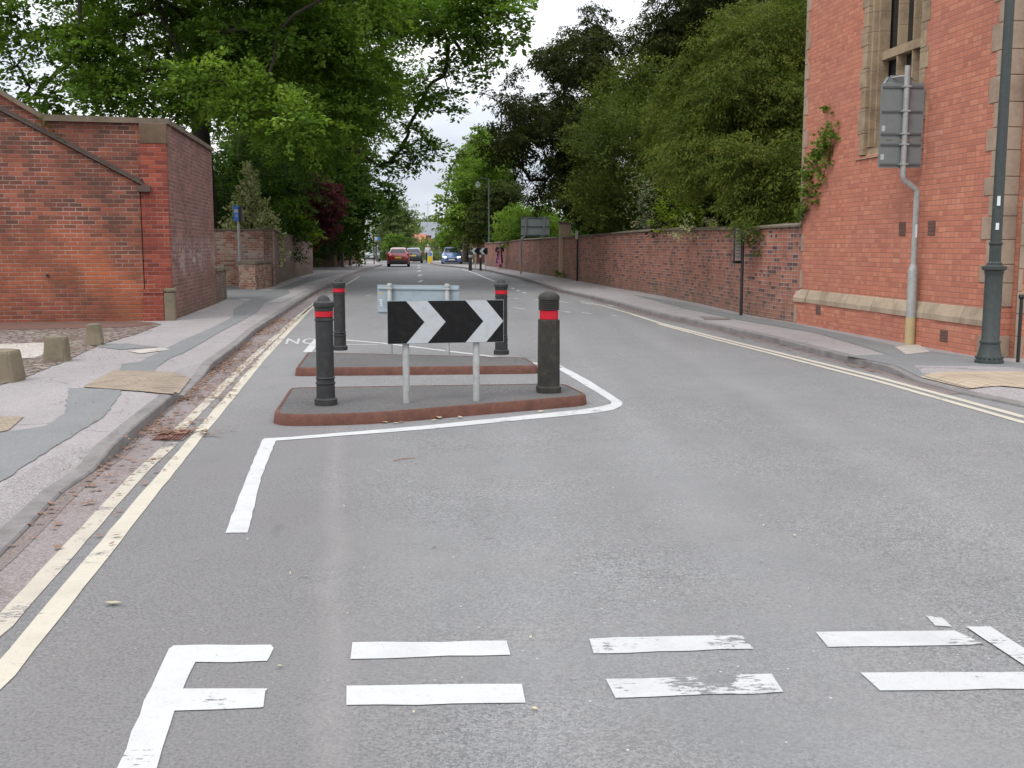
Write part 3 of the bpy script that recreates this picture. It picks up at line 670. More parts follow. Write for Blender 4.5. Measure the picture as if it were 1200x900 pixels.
# ---------------- right building (local x runs from the near corner along the road, local -y goes inside)
RA = Vector(G(934, 378, .1)); RBc = Vector(G(1157, 419, .1)); rdv = (RA - RBc); RLEN = rdv.length; RANG = math.atan2(rdv.y, rdv.x)
bld = thing('brick_building', 'tall orange-red brick building with stone dressings and a mullioned window, right of the road', 'building', (RBc.x, RBc.y, 0), RANG)
HB = 10.5
wx0, wx1, wz0 = 2.12, 4.15, 3.10      # window opening with its surround
w = MB()
D_ = -9.0
w.bb(0, RLEN, -.4, 0, 0, wz0); w.bb(0, wx0, -.4, 0, wz0, HB); w.bb(wx1, RLEN, -.4, 0, wz0, HB); w.bb(wx0, wx1, -.4, 0, 8.4, HB)
w.bb(RLEN - .4, RLEN, D_, -.4, 0, HB); w.bb(0, RLEN, D_ - .4, D_, 0, HB)
w.bb(0, .4, D_, -.4, 0, HB)
w.build('wall', M['rb'], bld)
# plinth of brick with a chamfered stone band over it
pl = MB(); pl.bb(-.06, RLEN + .03, 0.0, .055, 0, .52); pl.build('plinth_brick', M['rb'], bld)
bd = MB(); random.seed(3); x = -.06
while x < RLEN + .03:
    L = random.uniform(.55, 1.0); x2 = min(x + L, RLEN + .05); j = random.uniform(-.012, .012)
    vs = [(x + .006, 0.002, .52), (x2 - .006, 0.002, .52), (x2 - .006, .075 + j, .52), (x + .006, .075 + j, .52), (x + .006, .002, .76), (x2 - .006, .002, .76), (x2 - .006, .012, .745), (x + .006, .012, .745), (x + .006, .075 + j, .60), (x2 - .006, .075 + j, .60)]
    bd.add(vs, [(0, 1, 2, 3), (3, 2, 9, 8), (8, 9, 6, 7), (7, 6, 5, 4), (0, 3, 8, 7, 4), (1, 5, 6, 9, 2)]); x = x2
bd.build('stone_band', M['stonebuff'], bld)
q = MB(); z = .1; i = 0
while z < HB - .3:
    h = random.uniform(.24, .36)
    if not (.5 < z + h / 2 < .78):
        L = .30 if i % 2 else .16
        q.bb(-.02, L, -.30, .014 if z > .7 else .07, z, z + h - .008)
    z += h; i += 1
    if (z > .5 and i <= 2 and q.v) or z >= HB - .3: q.build('corner_quoins', M['quoin'], bld, bevel=.008); q = MB(); z = max(z, .785)
q = MB(); z = .1; i = 0; cut = False
while z < HB - .3:
    if z > .40 and not cut: q.build('corner_quoins', M['quoin'], bld, bevel=.008); q = MB(); z = .785; cut = True
    h = random.uniform(.26, .36); L = .20 if i % 2 else .10
    if not (.5 < z + h / 2 < .78): q.bb(RLEN - L, RLEN + .014, -.3, .014 if z > .7 else .07, z, z + h - .008)
    z += h; i += 1
q.build('corner_quoins', M['quoin'], bld, bevel=.008)
# window
f = MB()
z = wz0 + .02; i = 0
while z < 8.4:
    h = random.uniform(.30, .42); L = .13 if i % 2 else .05
    for sx, sg in ((wx1, 1), (wx0, -1)):
        f.bb(sx + sg * L - sg * .0, sx - sg * .12, -.14, .012, z, z + h - .006)
    z += h; i += 1
for sx, sg in ((wx1, -1), (wx0, 1)):   # moulded, splayed jambs stepping inwards
    f.bb(sx + sg * .12, sx + sg * .19, -.22, -.05, wz0 + .14, 8.3)
    f.bb(sx + sg * .19, sx + sg * .25, -.32, -.13, wz0 + .14, 8.3)
f.bb(wx0 - .1, wx1 + .1, -.30, -.06, wz0 - .02, wz0 + .12)
f.add([(wx0 - .12, .03, wz0 - .05), (wx1 + .16, .03, wz0 - .05), (wx1 + .16, -.30, wz0 + .22), (wx0 - .12, -.30, wz0 + .22), (wx0 - .12, -.3, wz0 - .05), (wx1 + .16, -.3, wz0 - .05)], [(0, 1, 2, 3), (0, 4, 5, 1), (0, 3, 4), (1, 5, 2), (3, 2, 5, 4)])
fr = f.build('window', M['frame'], bld, bevel=.006)
mu_ = MB(); a0, a1 = wx0 + .25, wx1 - .25; nw = 3
for k in range(1, nw):
    x = a0 + (a1 - a0) * k / nw
    mu_.prism([(x - .055, -.36), (x - .02, -.20), (x + .02, -.20), (x + .055, -.36)], wz0 + .2, 8.3)
for z in (4.72, 6.4):
    mu_.vprism([(a0 - .02, z - .07), (a1 + .02, z - .07), (a1 + .02, z + .07), (a0 - .02, z + .07)], -.36, -.188)
mu_.build('mullions', M['frame'], fr)
gl = MB(); gl.bb(a0 - .05, a1 + .05, -.355, -.34, wz0 + .15, 8.35); gl.build('window_glass', M['glass'], fr)
for vx, vz in ((2.55, 1.75), (1.65, 1.75), (5.55, .33), (1.05, .22)):
    v = MB()
    hh = .22 if vz > 1 else .17
    yy = .003 if vz > 1 else .058
    for k in range(4): v.bb(vx - .1, vx + .1, yy - .002, yy + .006, vz + hh * k / 4 + .012, vz + hh * (k + 1) / 4 - .012)
    v.bb(vx - .11, vx + .11, yy - .004, yy + .001, vz, vz + hh)
    v.build('air_brick', M['darkslab'], bld)
# return wall facing the junction, built of brick below and stone blocks above
rw = MB(); rw.bb(-.12, 0, -8.5, -.30, 0, HB); rwo = rw.build('return_wall', M['rb'], bld)
sb = MB(); z = 2.25; i = 0
while z < HB - .4:
    h = random.uniform(.28, .42); y = -.30
    wdt = [.42, 1.1, .25][i % 3]
    sb.bb(-.145, -.10, y - wdt, y, z, z + h - .01); z += h; i += 1
z = .1
while z < 2.2: sb.bb(-.135, -.1, -.42 if int(z * 10) % 2 else -.36, -.30, z, z + .29); z += .3
sb.build('stone_blocks', M['quoin'], bld, bevel=.006)
rf = MB(); rf.add([(-.3, .3, HB), (RLEN + .3, .3, HB), (RLEN + .3, D_ - .5, HB), (-.3, D_ - .5, HB), (-.3, D_ / 2, HB + 4.5), (RLEN + .3, D_ / 2, HB + 4.5)], [(0, 1, 5, 4), (3, 4, 5, 2), (0, 4, 3), (1, 2, 5), (0, 3, 2, 1)])
rf.build('roof', M['slate'], bld)

# ---------------- left building: tall yard wall, pier and the sloping gable of a lean-to
C0v, L0v, D0v = Vector(C0), Vector(L0), Vector(D0)
fdir = (C0v - L0v).normalized(); FANG = math.atan2(fdir.y, fdir.x)
lbld = thing('brick_outbuilding', 'high red brick outbuilding wall with a sloping coping and corner pier, left side', 'outbuilding', (L0v.x, L0v.y, 0), FANG)
# local frame: x to the right along the front, y away from the camera
FL = (C0v - L0v).length
ca, sa = math.cos(-FANG), math.sin(-FANG)
def lloc(p): d = Vector(p) - L0v; return (d.x * ca - d.y * sa, d.x * sa + d.y * ca)
sd_ = Vector(lloc(D0)); pe_ = Vector(lloc(PE)); co_ = Vector((FL, 0))
w = MB(); w.vprism([(-7, 0), (FL - .5, 0), (FL - .5, 4.0), (1.05, 4.0), (.25, 4.50), (-7, 8.9)], .0, .35); w.build('back_wall', M['lb'], lbld)
g_ = MB(); g_.vprism([(-7, 0), (2.74, 0), (2.74, 2.80), (.23, 4.17), (-7, 8.05)], -.115, -.003); g_.build('gable_wall', M['lb'], lbld)
p_ = MB(); p_.bb(FL - .52, FL - .006, -.16, .34, .0, 3.60); p_.build('corner_pier', M['lb2'], lbld)
def slopebox(m, x0, z0, x1, z1, y0, y1, th):
    m.vprism([(x0, z0), (x1, z1), (x1, z1 + th), (x0, z0 + th)], y0, y1)
c_ = MB(); slopebox(c_, 2.86, 2.76, -7, 8.12 , -.20, -.005, .04); slopebox(c_, 2.84, 2.81, -7, 8.17, -.16, -.007, .06); c_.bb(2.70, 2.95, -.27, -.12, 2.66, 2.78); c_.build('gable_coping', M['copdark'], lbld, bevel=.01)
c_ = MB(); slopebox(c_, 1.02, 4.02, -7, 8.92, -.09, .44, .10); c_.vprism([(1.0, 4.003), (FL + .06, 4.003), (FL + .06, 4.10), (1.0, 4.12)], -.10, .45)
c_.build('wall_coping', M['coping'], lbld, bevel=.01)
c_ = MB(); c_.bb(FL - .50, FL + .012, -.17, .3, 3.603, 3.998); c_.build('pier_cap_stone', M['capstone'], lbld, bevel=.01)
c_ = MB(); c_.bb(FL - .16, FL + .045, -.215, .12, 0, .66); c_.lathe([(.02, .66), (.13, .665), (.145, .70), (.13, .74), (.05, .76)], (FL - .05, -.09, 0), 12); c_.build('corner_guard_stone', M['stonedark'], lbld, bevel=.015)
c_ = MB(); c_.vprism([(FL - .56, .66), (FL - .17, .66), (FL - .17, .70), (FL - .20, .735), (FL - .56, .735)], -.21, -.16); c_.bb(FL - .56, FL - .17, -.195, -.162, 0, .655); c_.build('pier_base', M['lb2'], lbld, bevel=.006)
s_ = MB()
dv = (sd_ - co_); L_ = dv.length; dn = dv / L_; nn = Vector((-dn.y, dn.x))
def quadprism(m, a, b, n, th, z0, z1): m.prism([tuple(a), tuple(b), tuple(b + n * th), tuple(a + n * th)], z0, z1)
quadprism(s_, co_, sd_, nn, .34, 0, 4.0); s_.build('side_wall', M['lb3'], lbld)
c_ = MB(); quadprism(c_, co_ + dn * .47 - nn * .06, sd_ - nn * .06 + dn * .05, nn, .46, 4.003, 4.095); c_.build('side_coping', M['coping'], lbld, bevel=.01)
s_ = MB(); quadprism(s_, sd_ + dn * .02, pe_, nn, .40, 0, .93); s_.build('low_end_wall', M['gw2'], lbld)
c_ = MB(); quadprism(c_, sd_ + dn * .02 - nn * .05, pe_ - nn * .05 + dn * .06, nn, .50, .933, 1.02); c_.build('low_end_coping', M['stonedark'], lbld, bevel=.01)
s_ = MB(); s_.bb(-7, FL - .3, 8.2, 8.5, 0, 4.0); s_.bb(-7, -6.7, .35, 8.2, 0, 4.0); s_.build('rear_wall', M['lb'], lbld)
s_ = MB(); s_.add([(-7, .36, 3.3), (FL - .2, .36, 3.3), (FL + .3, 8.2, 3.9), (-7, 8.2, 3.9)], [(0, 1, 2, 3)]); s_.build('roof', M['slate'], lbld)
tb = MB(); tb.lathe([(.035, -.02), (.03, -.001)], (.95, -.115, 1.02), 12, 'y'); tb.build('pipe_stub', M['black_iron'], lbld)

# ---------------- boundary walls
def wallrun(name, label, cat, line_, hts, th, mat, cop=None, cth=.07, cover=.05, side=1, group=None, parent=None):
    line_ = [Vector(p[:2]) for p in line_]
    base = (line_[0].x, line_[0].y, 0)
    t = thing(name, label, cat, base, 0, group)
    m = MB(); N = [Vector(n) * side for n in normals(line_)]
    s = 0; acc = [0]
    for a, b in zip(line_[:-1], line_[1:]): s += (b - a).length; acc.append(s)
    n = len(line_)
    for i in range(n - 1):
        a, b = line_[i], line_[i + 1]; A, B = a + N[i] * th, b + N[i + 1] * th; ha, hb = hts[i], hts[i + 1]
        vs = [(a.x, a.y, -.03), (b.x, b.y, -.03), (b.x, b.y, hb), (a.x, a.y, ha), (A.x, A.y, -.03), (B.x, B.y, -.03), (B.x, B.y, hb), (A.x, A.y, ha)]
        u0, u1 = acc[i], acc[i + 1]
        qd = [(u0, 0), (u1, 0), (u1, hb), (u0, ha)]
        m.add(vs, [(0, 1, 2, 3), (5, 4, 7, 6), (3, 2, 6, 7)], [qd, [qd[1], qd[0], qd[3], qd[2]], [(u0, 0), (u1, 0), (u1, th), (u0, th)]])
    for i in (0, n - 1):
        a = line_[i]; A = a + N[i] * th; h = hts[i]
        m.add([(a.x, a.y, -.03), (A.x, A.y, -.03), (A.x, A.y, h), (a.x, a.y, h)], [(0, 1, 2, 3)], [[(acc[i], 0), (acc[i] + th, 0), (acc[i] + th, h), (acc[i], h)]])
    m.build('brickwork', mat, t, off=base)
    if cop:
        c = MB()
        prof = [(-cover, .004), (-cover, cth * .6), (th / 2, cth + .02), (th + cover, cth * .6), (th + cover, .004)]
        vs = []
        for i in range(n):
            for o, z in prof: p = line_[i] + N[i] * o; vs.append((p.x, p.y, hts[i] + z))
        k = len(prof)
        fs = [(i * k + j, i * k + (j + 1) % k, (i + 1) * k + (j + 1) % k, (i + 1) * k + j) for i in range(n - 1) for j in range(k)] + [tuple(range(k)), tuple((n - 1) * k + j for j in range(k))[::-1]]
        c.add(vs, fs); c.build('coping', cop, t, off=base)
    return t
RW = [G(936, 378.5, .1), G(903, 373.5, .1), G(873, 368, .1), G(820, 355.5, .1), G(773, 346, .1), G(725, 338, .1), G(677, 329, .1), G(657, 325, .1), G(613, 318.3, .1), G(588, 314.3, .1), G(568, 311.2, .1)]
wallrun('garden_wall', 'long red and blue brick garden wall with stone coping along the right pavement', 'wall', RW, [1.96, 1.96, 1.94, 2.0, 2.05, 2.02, 1.96, 1.95, 1.92, 1.80, 1.75], .34, M['rwall'], M['coping'], .07, .05, -1)
wallrun('far_garden_wall', 'pale pink brick wall behind the far chevron sign, right side', 'wall', [(-2.75, 93), (-3.3, 97.5), (1.5, 99)], [1.9, 1.9, 1.9], .3, M['house'], M['coping'], .06, .04, 1)
C1 = G(321, 335, .1); C2 = (-9.6, 44.5); C3 = (-10.3, 51); C4 = G(367, 320, .1)
wallrun('garden_wall', 'curving mossy brown brick wall beside the left pavement', 'wall', [C1, C2, C3, C4], [2.18, 2.08, 2.0, 1.80], .34, M['gw2'], M['coping'], .08, .05, 1)
wallrun('garden_wall', 'pale patchy brick wall facing the driveway, behind the bus stop post', 'wall', [(-16.5, C1[1] + .35), (C1[0] - .02, C1[1] - .003)], [2.15, 2.15], .3, M['gw'], M['coping'], .05, .03, 1)
lwa, lwb, lwc = G(280, 338.5, .1), G(299.5, 339.5, .1), (C1[0] - .02, C1[1] - .25)
lo = (lwa[0], lwa[1], 0); lw = thing('low_wall', 'low brick wall with thick stone coping at the mouth of the driveway', 'wall', lo)
lpoly = [lwa, lwb, lwc, (lwc[0] - .32, lwc[1]), (lwb[0] - .30, lwb[1] + .32), (lwa[0] + .02, lwa[1] + .32)]
MB().prism(lpoly, -.03, .975).build('brickwork', M['gw'], lw, off=lo)
MB().prism(inset(lpoly if sum(lpoly[i][0] * lpoly[(i + 1) % 6][1] - lpoly[(i + 1) % 6][0] * lpoly[i][1] for i in range(6)) > 0 else lpoly[::-1], -.05), .979, 1.06).build('coping', M['stonedark'], lw, off=lo, bevel=.01)
wallrun('garden_wall', 'shaded brown brick wall across the side entrance, under the trees', 'wall', [(-17, 75.6), (G(393, 313, .1)[0], 75.8)], [2.3, 2.3], .3, M['gw2'], M['coping'], .06, .04, 1)
wallrun('garden_wall', 'far grey-brown wall on the left pavement beyond the side entrance', 'wall', [G(393.5, 313, .1), G(405, 311, .1), G(421, 308.5, .1)], [2.25, 2.1, 1.95], .3, M['lb3'], M['coping'], .06, .04, 1)
wallrun('garden_wall', 'farthest low brick wall on the left, near the parked grey car', 'wall', [(-15.4, 100), (-17.5, 116)], [1.7, 1.7], .3, M['house'], M['coping'], .06, .04, 1)
gp = thing('gate_pier', 'square beige rendered gate pier rising above the right garden wall', 'pier', (*G(661, 322), 0))
gpl = gp.location.copy(); gpl = Vector(((661.5 - 600) / F * 50.9, 50.9, 0)); gp.location = gpl
m = MB(); m.bb(-.28, .28, -.28, .28, -.03, 2.65); m.build('shaft', plain('beige_render', (0.36, 0.26, 0.19), .9), gp, bevel=.01)
m = MB(); m.prism([(-.34, -.34), (.34, -.34), (.34, .34), (-.34, .34)], 2.653, 2.73); m.build('cap', M['coping'], gp, bevel=.01)

# ---------------- plastic island bollards
def bollard_round(loc, label, group, stone_=False):
    t = thing('bollard', label, 'bollard', loc, random.uniform(0, 6), group)
    r = .083
    MB().lathe([(.108, 0), (.108, .055), (.098, .065), (r + .006, .07), (r + .003, .20), (r + .012, .205), (r + .012, .215), (r + .002, .22), (r + .002, .25), (r + .010, .255), (r + .010, .262), (r, .27), (r, .80), (r + .008, .803), (r + .008, .815), (r, .818), (r, .834), (.05, .835)], seg=28).build('post', M['blackplastic'], t, smooth=True)
    MB().lathe([(.05, .837), (r + .001, .838), (r + .003, .84), (r + .003, .888), (r + .001, .89), (.05, .891)], seg=28).build('red_band', M['red'], t, smooth=True)
    MB().lathe([(.05, .892), (r + .002, .893), (r + .004, .925), (r + .012, .932), (r + .015, .95), (r + .012, .972), (r - .002, .985), (.062, .990), (.055, 1.01), (.035, 1.032), (.012, 1.042)], seg=28).build('cap', M['blackplastic'], t, smooth=True)
    return t
GRP = 'dark bollards on the traffic islands'
bx, by = G(381, 475, .1)
b0 = bollard_round((bx, by + .05, .099), 'slim dark bollard with red band, left end of the front island', GRP)
bx, by = G(398, 410.5, .1); b1 = clone(b0, (bx, by + .05, .099), 1.0, 'slim dark bollard with red band, left end of the rear island')
bx, by = G(587.5, 415.5, .1); b2 = clone(b0, (bx, by + .05, .099), 2.0, 'slim dark bollard with red band, right end of the rear island behind the chevron sign')
bx, by = G(643, 460, .1)
t = thing('bollard', 'thick flat-sided bollard with ribbed cap and broad red band, right end of the front island', 'bollard', (bx, by + .05, .099), .12, GRP)
def octp(r, z, ch=.42):   # rounded square ring
    o = []
    for k in range(4):
        a = k * math.pi / 2
        for s in (-1, 1):
            x, y = r, s * r * (1 - ch); o.append((x * math.cos(a) - y * math.sin(a), x * math.sin(a) + y * math.cos(a), z))
    return o
def octstack(m, prof):
    vs = [v for r, z in prof for v in octp(r, z)]; n = 8
    m.add(vs, [(i * n + k, i * n + (k + 1) % n, (i + 1) * n + (k + 1) % n, (i + 1) * n + k) for i in range(len(prof) - 1) for k in range(n)] + [tuple(range(n))[::-1], tuple((len(prof) - 1) * n + k for k in range(n))])
    return m
octstack(MB(), [(.122, 0), (.122, .06), (.108, .066), (.107, .3), (.104, .74), (.104, .752), (.08, .754)]).build('post', M['blackplastic2'], t, bevel=.006)
MB().lathe([(.07, .756), (.096, .757), (.096, .846), (.07, .848)], seg=28).build('red_band', M['red'], t, smooth=True)
cp = [(.06, .849), (.104, .85)]
for k in range(5): z = .852 + k * .02; cp += [(.109, z + .002), (.109, z + .011), (.100, z + .013), (.100, z + .019)]
cp += [(.110, .955), (.110, .985), (.098, 1.005), (.075, 1.022), (.045, 1.035), (.015, 1.042)]
MB().lathe(cp, seg=28).build('cap', M['blackplastic2'], t, smooth=True)

# ---------------- chevron signs on two posts
def chevron_sign(label, pl, pr, w, h, z0, posth, facing, loc, rz, group, sgn=1, n=2, back=False, pr_=.033):
    t = thing('chevron_sign', label, 'road sign', loc, rz, group)
    for x in (pl, pr):
        m = MB(); m.lathe([(pr_, 0), (pr_, posth - .01), (pr_ * .8, posth)], (x, 0, 0), 16); p = m.build('post', M['galv'], t, smooth=True)
        m = MB(); m.lathe([(pr_ * 1.1, posth - .035), (pr_ * 1.12, posth), (pr_ * .9, posth + .012)], (x, 0, 0), 16); m.build('post_cap', M['galv'], p, smooth=True)
    y = facing * (pr_ + .022)
    m = MB(); m.bb(-w / 2, w / 2, y - .0015, y + .0015, z0, z0 + h); m.build('panel', M['signback'], t)
    yf = y + facing * .0035
    def poly(P_, mt, nm, dy=0): m = MB(); m.vprism(P_, yf + facing * dy, yf + facing * (dy + .001)); return m.build(nm, mt, t)
    e = .004
    poly([(-w / 2 + e, z0 + e), (w / 2 - e, z0 + e), (w / 2 - e, z0 + h - e), (-w / 2 + e, z0 + h - e)], M['black'], 'black_face')
    for k in range(n):
        if n == 2: a = [.16, .667][k] * w - w / 2; b = a + .18 * w; tip = .155 * w
        x1 = lambda v: sgn * v
        # band: at top and bottom edges a..b, tip pushed forward at mid height
        tp = [(a, z0 + h - e), (b, z0 + h - e), (min(b + tip, w / 2 - e), z0 + h / 2), (b, z0 + e), (a, z0 + e), (a + tip, z0 + h / 2)]
        poly([(x1(p[0]), p[1]) for p in tp], M['signwhite'], 'white_chevron', .0015)
    for z in (z0 + .04, z0 + h - .05):
        m = MB(); yb = y - facing * .012; m.bb(-w / 2 + .01, w / 2 - .01, yb - .009, yb + .009, z - .015, z + .015); m.build('rail', M['signback'], t, bevel=.003)
        for x in (pl, pr):
            m = MB(); m.bb(x - pr_ - .012, x + pr_ + .012, -pr_ - .006 if facing > 0 else -.02, .02 if facing > 0 else pr_ + .006, z - .012, z + .012); m.build('clamp', M['galv'], t, bevel=.003)
    return t
p1 = Vector(G(475, 475, .1)); p2 = Vector(G(558, 468, .1)); d = p2 - p1; c = p1
ang = math.atan2(d.y, d.x)
cs = chevron_sign('black sign with two white chevrons pointing right, on two grey posts on the front island', -.43 * .89, (d.length - .43) * .89, 1.125, .41, .575, .95, -1, ((p1.x + .43 * math.cos(ang)), (p1.y + .43 * math.sin(ang)) + .03, .099), ang * .4, 'chevron signs', 1)
p1 = Vector(G(456, 414, .1)); p2 = Vector(G(523, 415.5, .1)); d = p2 - p1; ang2 = math.atan2(d.y, d.x)
mid = (p1 + p2) / 2
cs2 = chevron_sign('blue-grey back of a sign board on two posts on the rear island', -d.length / 2 + .02, d.length / 2 + .02, 1.19, .41, .55, .97, 1, (mid.x, mid.y, .099), ang2, 'chevron signs', -1)
def sub(t, name, mat, fn, **k): m = MB(); fn(m); return m.build(name, mat, t, **k)
sub(cs2, 'round_sticker', plain('orange_sticker', (.55, .33, .06), .6), lambda m: m.lathe([(.018, 0), (.018, .001)], (-.545, .033 + .017, .72 + .12), 14, 'y'))
for k in range(4): sub(cs2, 'label_strip', M['paper'], lambda m: m.bb(-.565 + .004 * k, -.525, .0505, .0512, .74 - k * .026, .755 - k * .026))
# far chevron sign and its posts
fx, fy = G(562, 315.5, .1)
chevron_sign('small far chevron sign pointing left, beside the right kerb', -.27, .40, 1.06, .42, 1.05 - .10, 1.35, -1, (fx, fy, .099), 0, 'chevron signs', -1, pr_=.03)
for dx, lab in ((-.62, 'thick grey bollard with pale band left of the far chevron sign'), (.05, 'slim dark bollard with pale band behind the far chevron sign')):
    t = thing('bollard', lab, 'bollard', (fx + dx, fy + .55, .0), 0, 'bollards by the far chevron sign')
    rr = .11 if dx < 0 else .07
    MB().lathe([(rr * 1.2, 0), (rr * 1.2, .06), (rr, .07), (rr, 1.2), (rr * .7, 1.25)], seg=16).build('post', M['blackplastic'], t, smooth=True)
    MB().lathe([(rr * 1.02, .85), (rr * 1.03, .86), (rr * 1.03, 1.0), (rr * 1.02, 1.01)], seg=16).build('pale_band', M['signwhite'], t)

# ---------------- stone bollards by the cobbles
def stone_bollard(u, v, label, h=.33, wb=.30, wt=.235, rz=0.2):
    x, y = G(u, v, .1)
    t = MB(); 
    prof = [(wb / 2, 0), (wb / 2 * .98, .05), (wt / 2 * 1.02, h - .04), (wt / 2 * .93, h - .012), (wt / 2 * .5, h)]
    rg = random.Random(u)
    vs = [(a + rg.uniform(-.006, .006), b + rg.uniform(-.006, .006), c) for r_, z in prof for a, b, c in octp(r_, z, .2)]
    n = 8
    t.add(vs, [(i * n + k, i * n + (k + 1) % n, (i + 1) * n + (k + 1) % n, (i + 1) * n + k) for i in range(len(prof) - 1) for k in range(n)] + [tuple((len(prof) - 1) * n + k for k in range(n))])
    o = t.build('stone_bollard', M['stonedark'], loc=(x, y + .14, .1)); o.rotation_euler = (R(rg.uniform(-2, 2)), 0, rz)
    return tag(o, label, 'bollard', 'squat stone bollards by the cobbles')
stone_bollard(0, 448.5, 'squat stone bollard cut by the left edge of the photo', .36, .32, .27, -.1)
stone_bollard(62, 424.5, 'squat mossy stone bollard, middle one of the three by the cobbles', .33, .29, .25, .1)
stone_bollard(106.5, 405.5, 'squat stone bollard nearest to the brick outbuilding', .33, .26, .2, .25)

# ---------------- right traffic sign seen from behind
sx, sy = G(1066, 404, .1)
t = thing('traffic_sign', 'grey back of a tall traffic sign on a cranked post before the right building', 'traffic sign', (sx, sy, .1))
MB().lathe([(.075, 0), (.075, .42)], seg=18).build('painted_foot', M['yellowp'], t, smooth=True)
MB().lathe([(.0735, .42), (.072, 1.12), (.066, 1.16), (.047, 1.22)], seg=18).build('lower_post', M['galv'], t, smooth=True)
ztop = 1.6 + (288 - 94) / F * sy - .1 + .12
zc = 1.6 + (288 - 226) / F * sy - .1
MB().tube([(0, 0, 1.2), (.0, 0, zc), (-.03, 0, zc + .05), (-.20, 0, zc + .17), (-.225, 0, zc + .24), (-.225, 0, ztop)], [.044, .042, .042, .042, .042, .042], 14).build('upper_post', M['galv'], t, smooth=True)
bz1 = 1.6 + (288 - 109) / F * sy - .1 + .07; bz0 = 1.6 + (288 - 201) / F * sy - .1 + .03
bh_ = bz1 - bz0; zs = bz0 + bh_ * .33
cx = -.225 - .035
for z0, z1, nm in ((zs + .004, bz1, 'upper_board'), (bz0, zs - .004, 'lower_board')):
    m = MB(); m.vprism([(cx - .325, z0 + .02), (cx - .305, z0), (cx + .305, z0), (cx + .325, z0 + .02), (cx + .325, z1 - .02), (cx + .305, z1), (cx - .305, z1), (cx - .325, z1 - .02)], .062, .066); b = m.build(nm, M['signback2'], t)
    for k in ((.07, .50, .90) if nm[0] == 'u' else (.12, .84)):
        z = z0 + (z1 - z0) * (1 - k) if nm[0] == 'u' else z0 + (z1 - z0) * k
        MB().bb(cx - .30, cx + .30, .046, .061, z - .014, z + .014).build('rib', M['signrib'], b)
        MB().bb(-.285, -.165, -.045, .045, z - .012, z + .012).build('clamp', M['galv'], b, bevel=.003)
for k, (x, z) in enumerate(((-.29, bz0 + .20), (-.29, bz0 + .62))): MB().bb(cx + x, cx + x + .05, .0605, .0615, z - .08, z).build('label_strip', M['signwhite'], t)
m = MB(); m.tube([(-.225, 0, bz1 + .10), (-.30, .12, bz1 + .11), (-.40, .22, bz1 + .10), (-.46, .30, bz1 + .02)], .012, 8); m.build('lamp_arm', M['galv'], t, smooth=True)
m = MB(); m.vprism([(-.48, bz1 + .02), (-.40, bz1 + .125), (-.12, bz1 + .125), (-.07, bz1 + .08), (-.09, bz1 + .03)], .20, .34); m.build('lamp_head', M['signback2'], t, bevel=.015)
MB().bb(-.013, .013, -.05, -.0445, 1.62, 1.82).build('label_strip', M['paper'], t)

# ---------------- cast iron street lamps
def lantern(t, x, z, mat):
    L = MB(); L.lathe([(.02, .42), (.07, .40), (.09, .34), (.21, .25), (.23, .22), (.23, .20)], (x, 0, z), 16); h = L.build('lamp_hood', mat, t, smooth=True)
    MB().lathe([(.19, .195), (.18, .08), (.12, -.05), (.05, -.10), (.01, -.11)], (x, 0, z), 16).build('lamp_glass', plain('frosted_lamp_glass', (.5, .52, .52), .2, **{'Transmission Weight': .5}), h, smooth=True)
lx, ly = G(1165, 427, .1)
t = thing('street_lamp', 'tall dark green cast iron lamp post standing by the corner of the right building', 'street lamp', (lx, ly + .15, .1))
m = MB(); m.lathe([(.175, 0), (.175, .04), (.158, .05), (.155, .07), (.15, .09), (.135, .14), (.122, .22), (.118, .255), (.128, .262), (.128, .285), (.112, .292), (.108, .30), (.106, 1.10), (.108, 1.14), (.118, 1.16), (.118, 1.185), (.148, 1.20), (.150, 1.235), (.105, 1.25), (.09, 1.262)], seg=28)
for k in range(16):
    a = 2 * math.pi * k / 16; m.lathe([(.004, -.018), (.016, -.012), (.019, 0), (.016, .012), (.004, .018)], (.155 * math.cos(a), .155 * math.sin(a), .075), 8)
m.build('base_column', M['green_iron'], t, smooth=True)
MB().lathe([(.085, 1.262), (.088, 1.28), (.078, 1.29), (.072, 1.30), (.070, 1.50), (.078, 1.515), (.085, 1.525), (.085, 1.54), (.066, 1.55)], seg=32, flute=-.10).build('fluted_collar', M['green_iron'], t)
MB().lathe([(.068, 1.545), (.064, 2.5), (.055, 5.2), (.045, 6.3), (.06, 6.32), (.06, 6.38), (.02, 6.5)], seg=20).build('shaft', M['green_iron'], t, smooth=True)
MB().tube([(0, 0, 6.2), (-.1, 0, 6.55), (-.4, 0, 6.75), (-.75, 0, 6.7), (-.85, 0, 6.5)], .022, 8).build('lamp_arm', M['green_iron'], t, smooth=True)
lantern(t, -.85, 6.1, M['green_iron'])
for z, hh in ((1.70, .085), (2.0, .12)): MB().bb(-.045, -.005, -.0725, -.067, z, z + hh).build('number_label', M['paper'], t)
def far_lamp(u, v, label, H=7.0, side=-1):
    x, y = G(u, v, .1); t = thing('street_lamp', label, 'street lamp', (x, y, .1), 0, 'far street lamps')
    MB().lathe([(.14, 0), (.14, .1), (.10, .2), (.10, 1.1), (.13, 1.2), (.06, 1.3), (.05, H)], seg=14).build('shaft', M['green_iron'], t, smooth=True)
    MB().tube([(0, 0, H - .3), (side * .1, 0, H - .05), (side * .5, 0, H + .05), (side * .8, 0, H - .05), (side * .85, 0, H - .2)], .02, 6).build('lamp_arm', M['green_iron'], t)
    lantern(t, side * .85, H - .62, M['green_iron']); return t
far_lamp(573, 310.5, 'slender far street lamp with hanging lantern above the right pavement', 6.7)
far_lamp(401.5, 313.3, 'dark lamp column standing in shade against the far left wall, the nearer one', 5.2, 1)
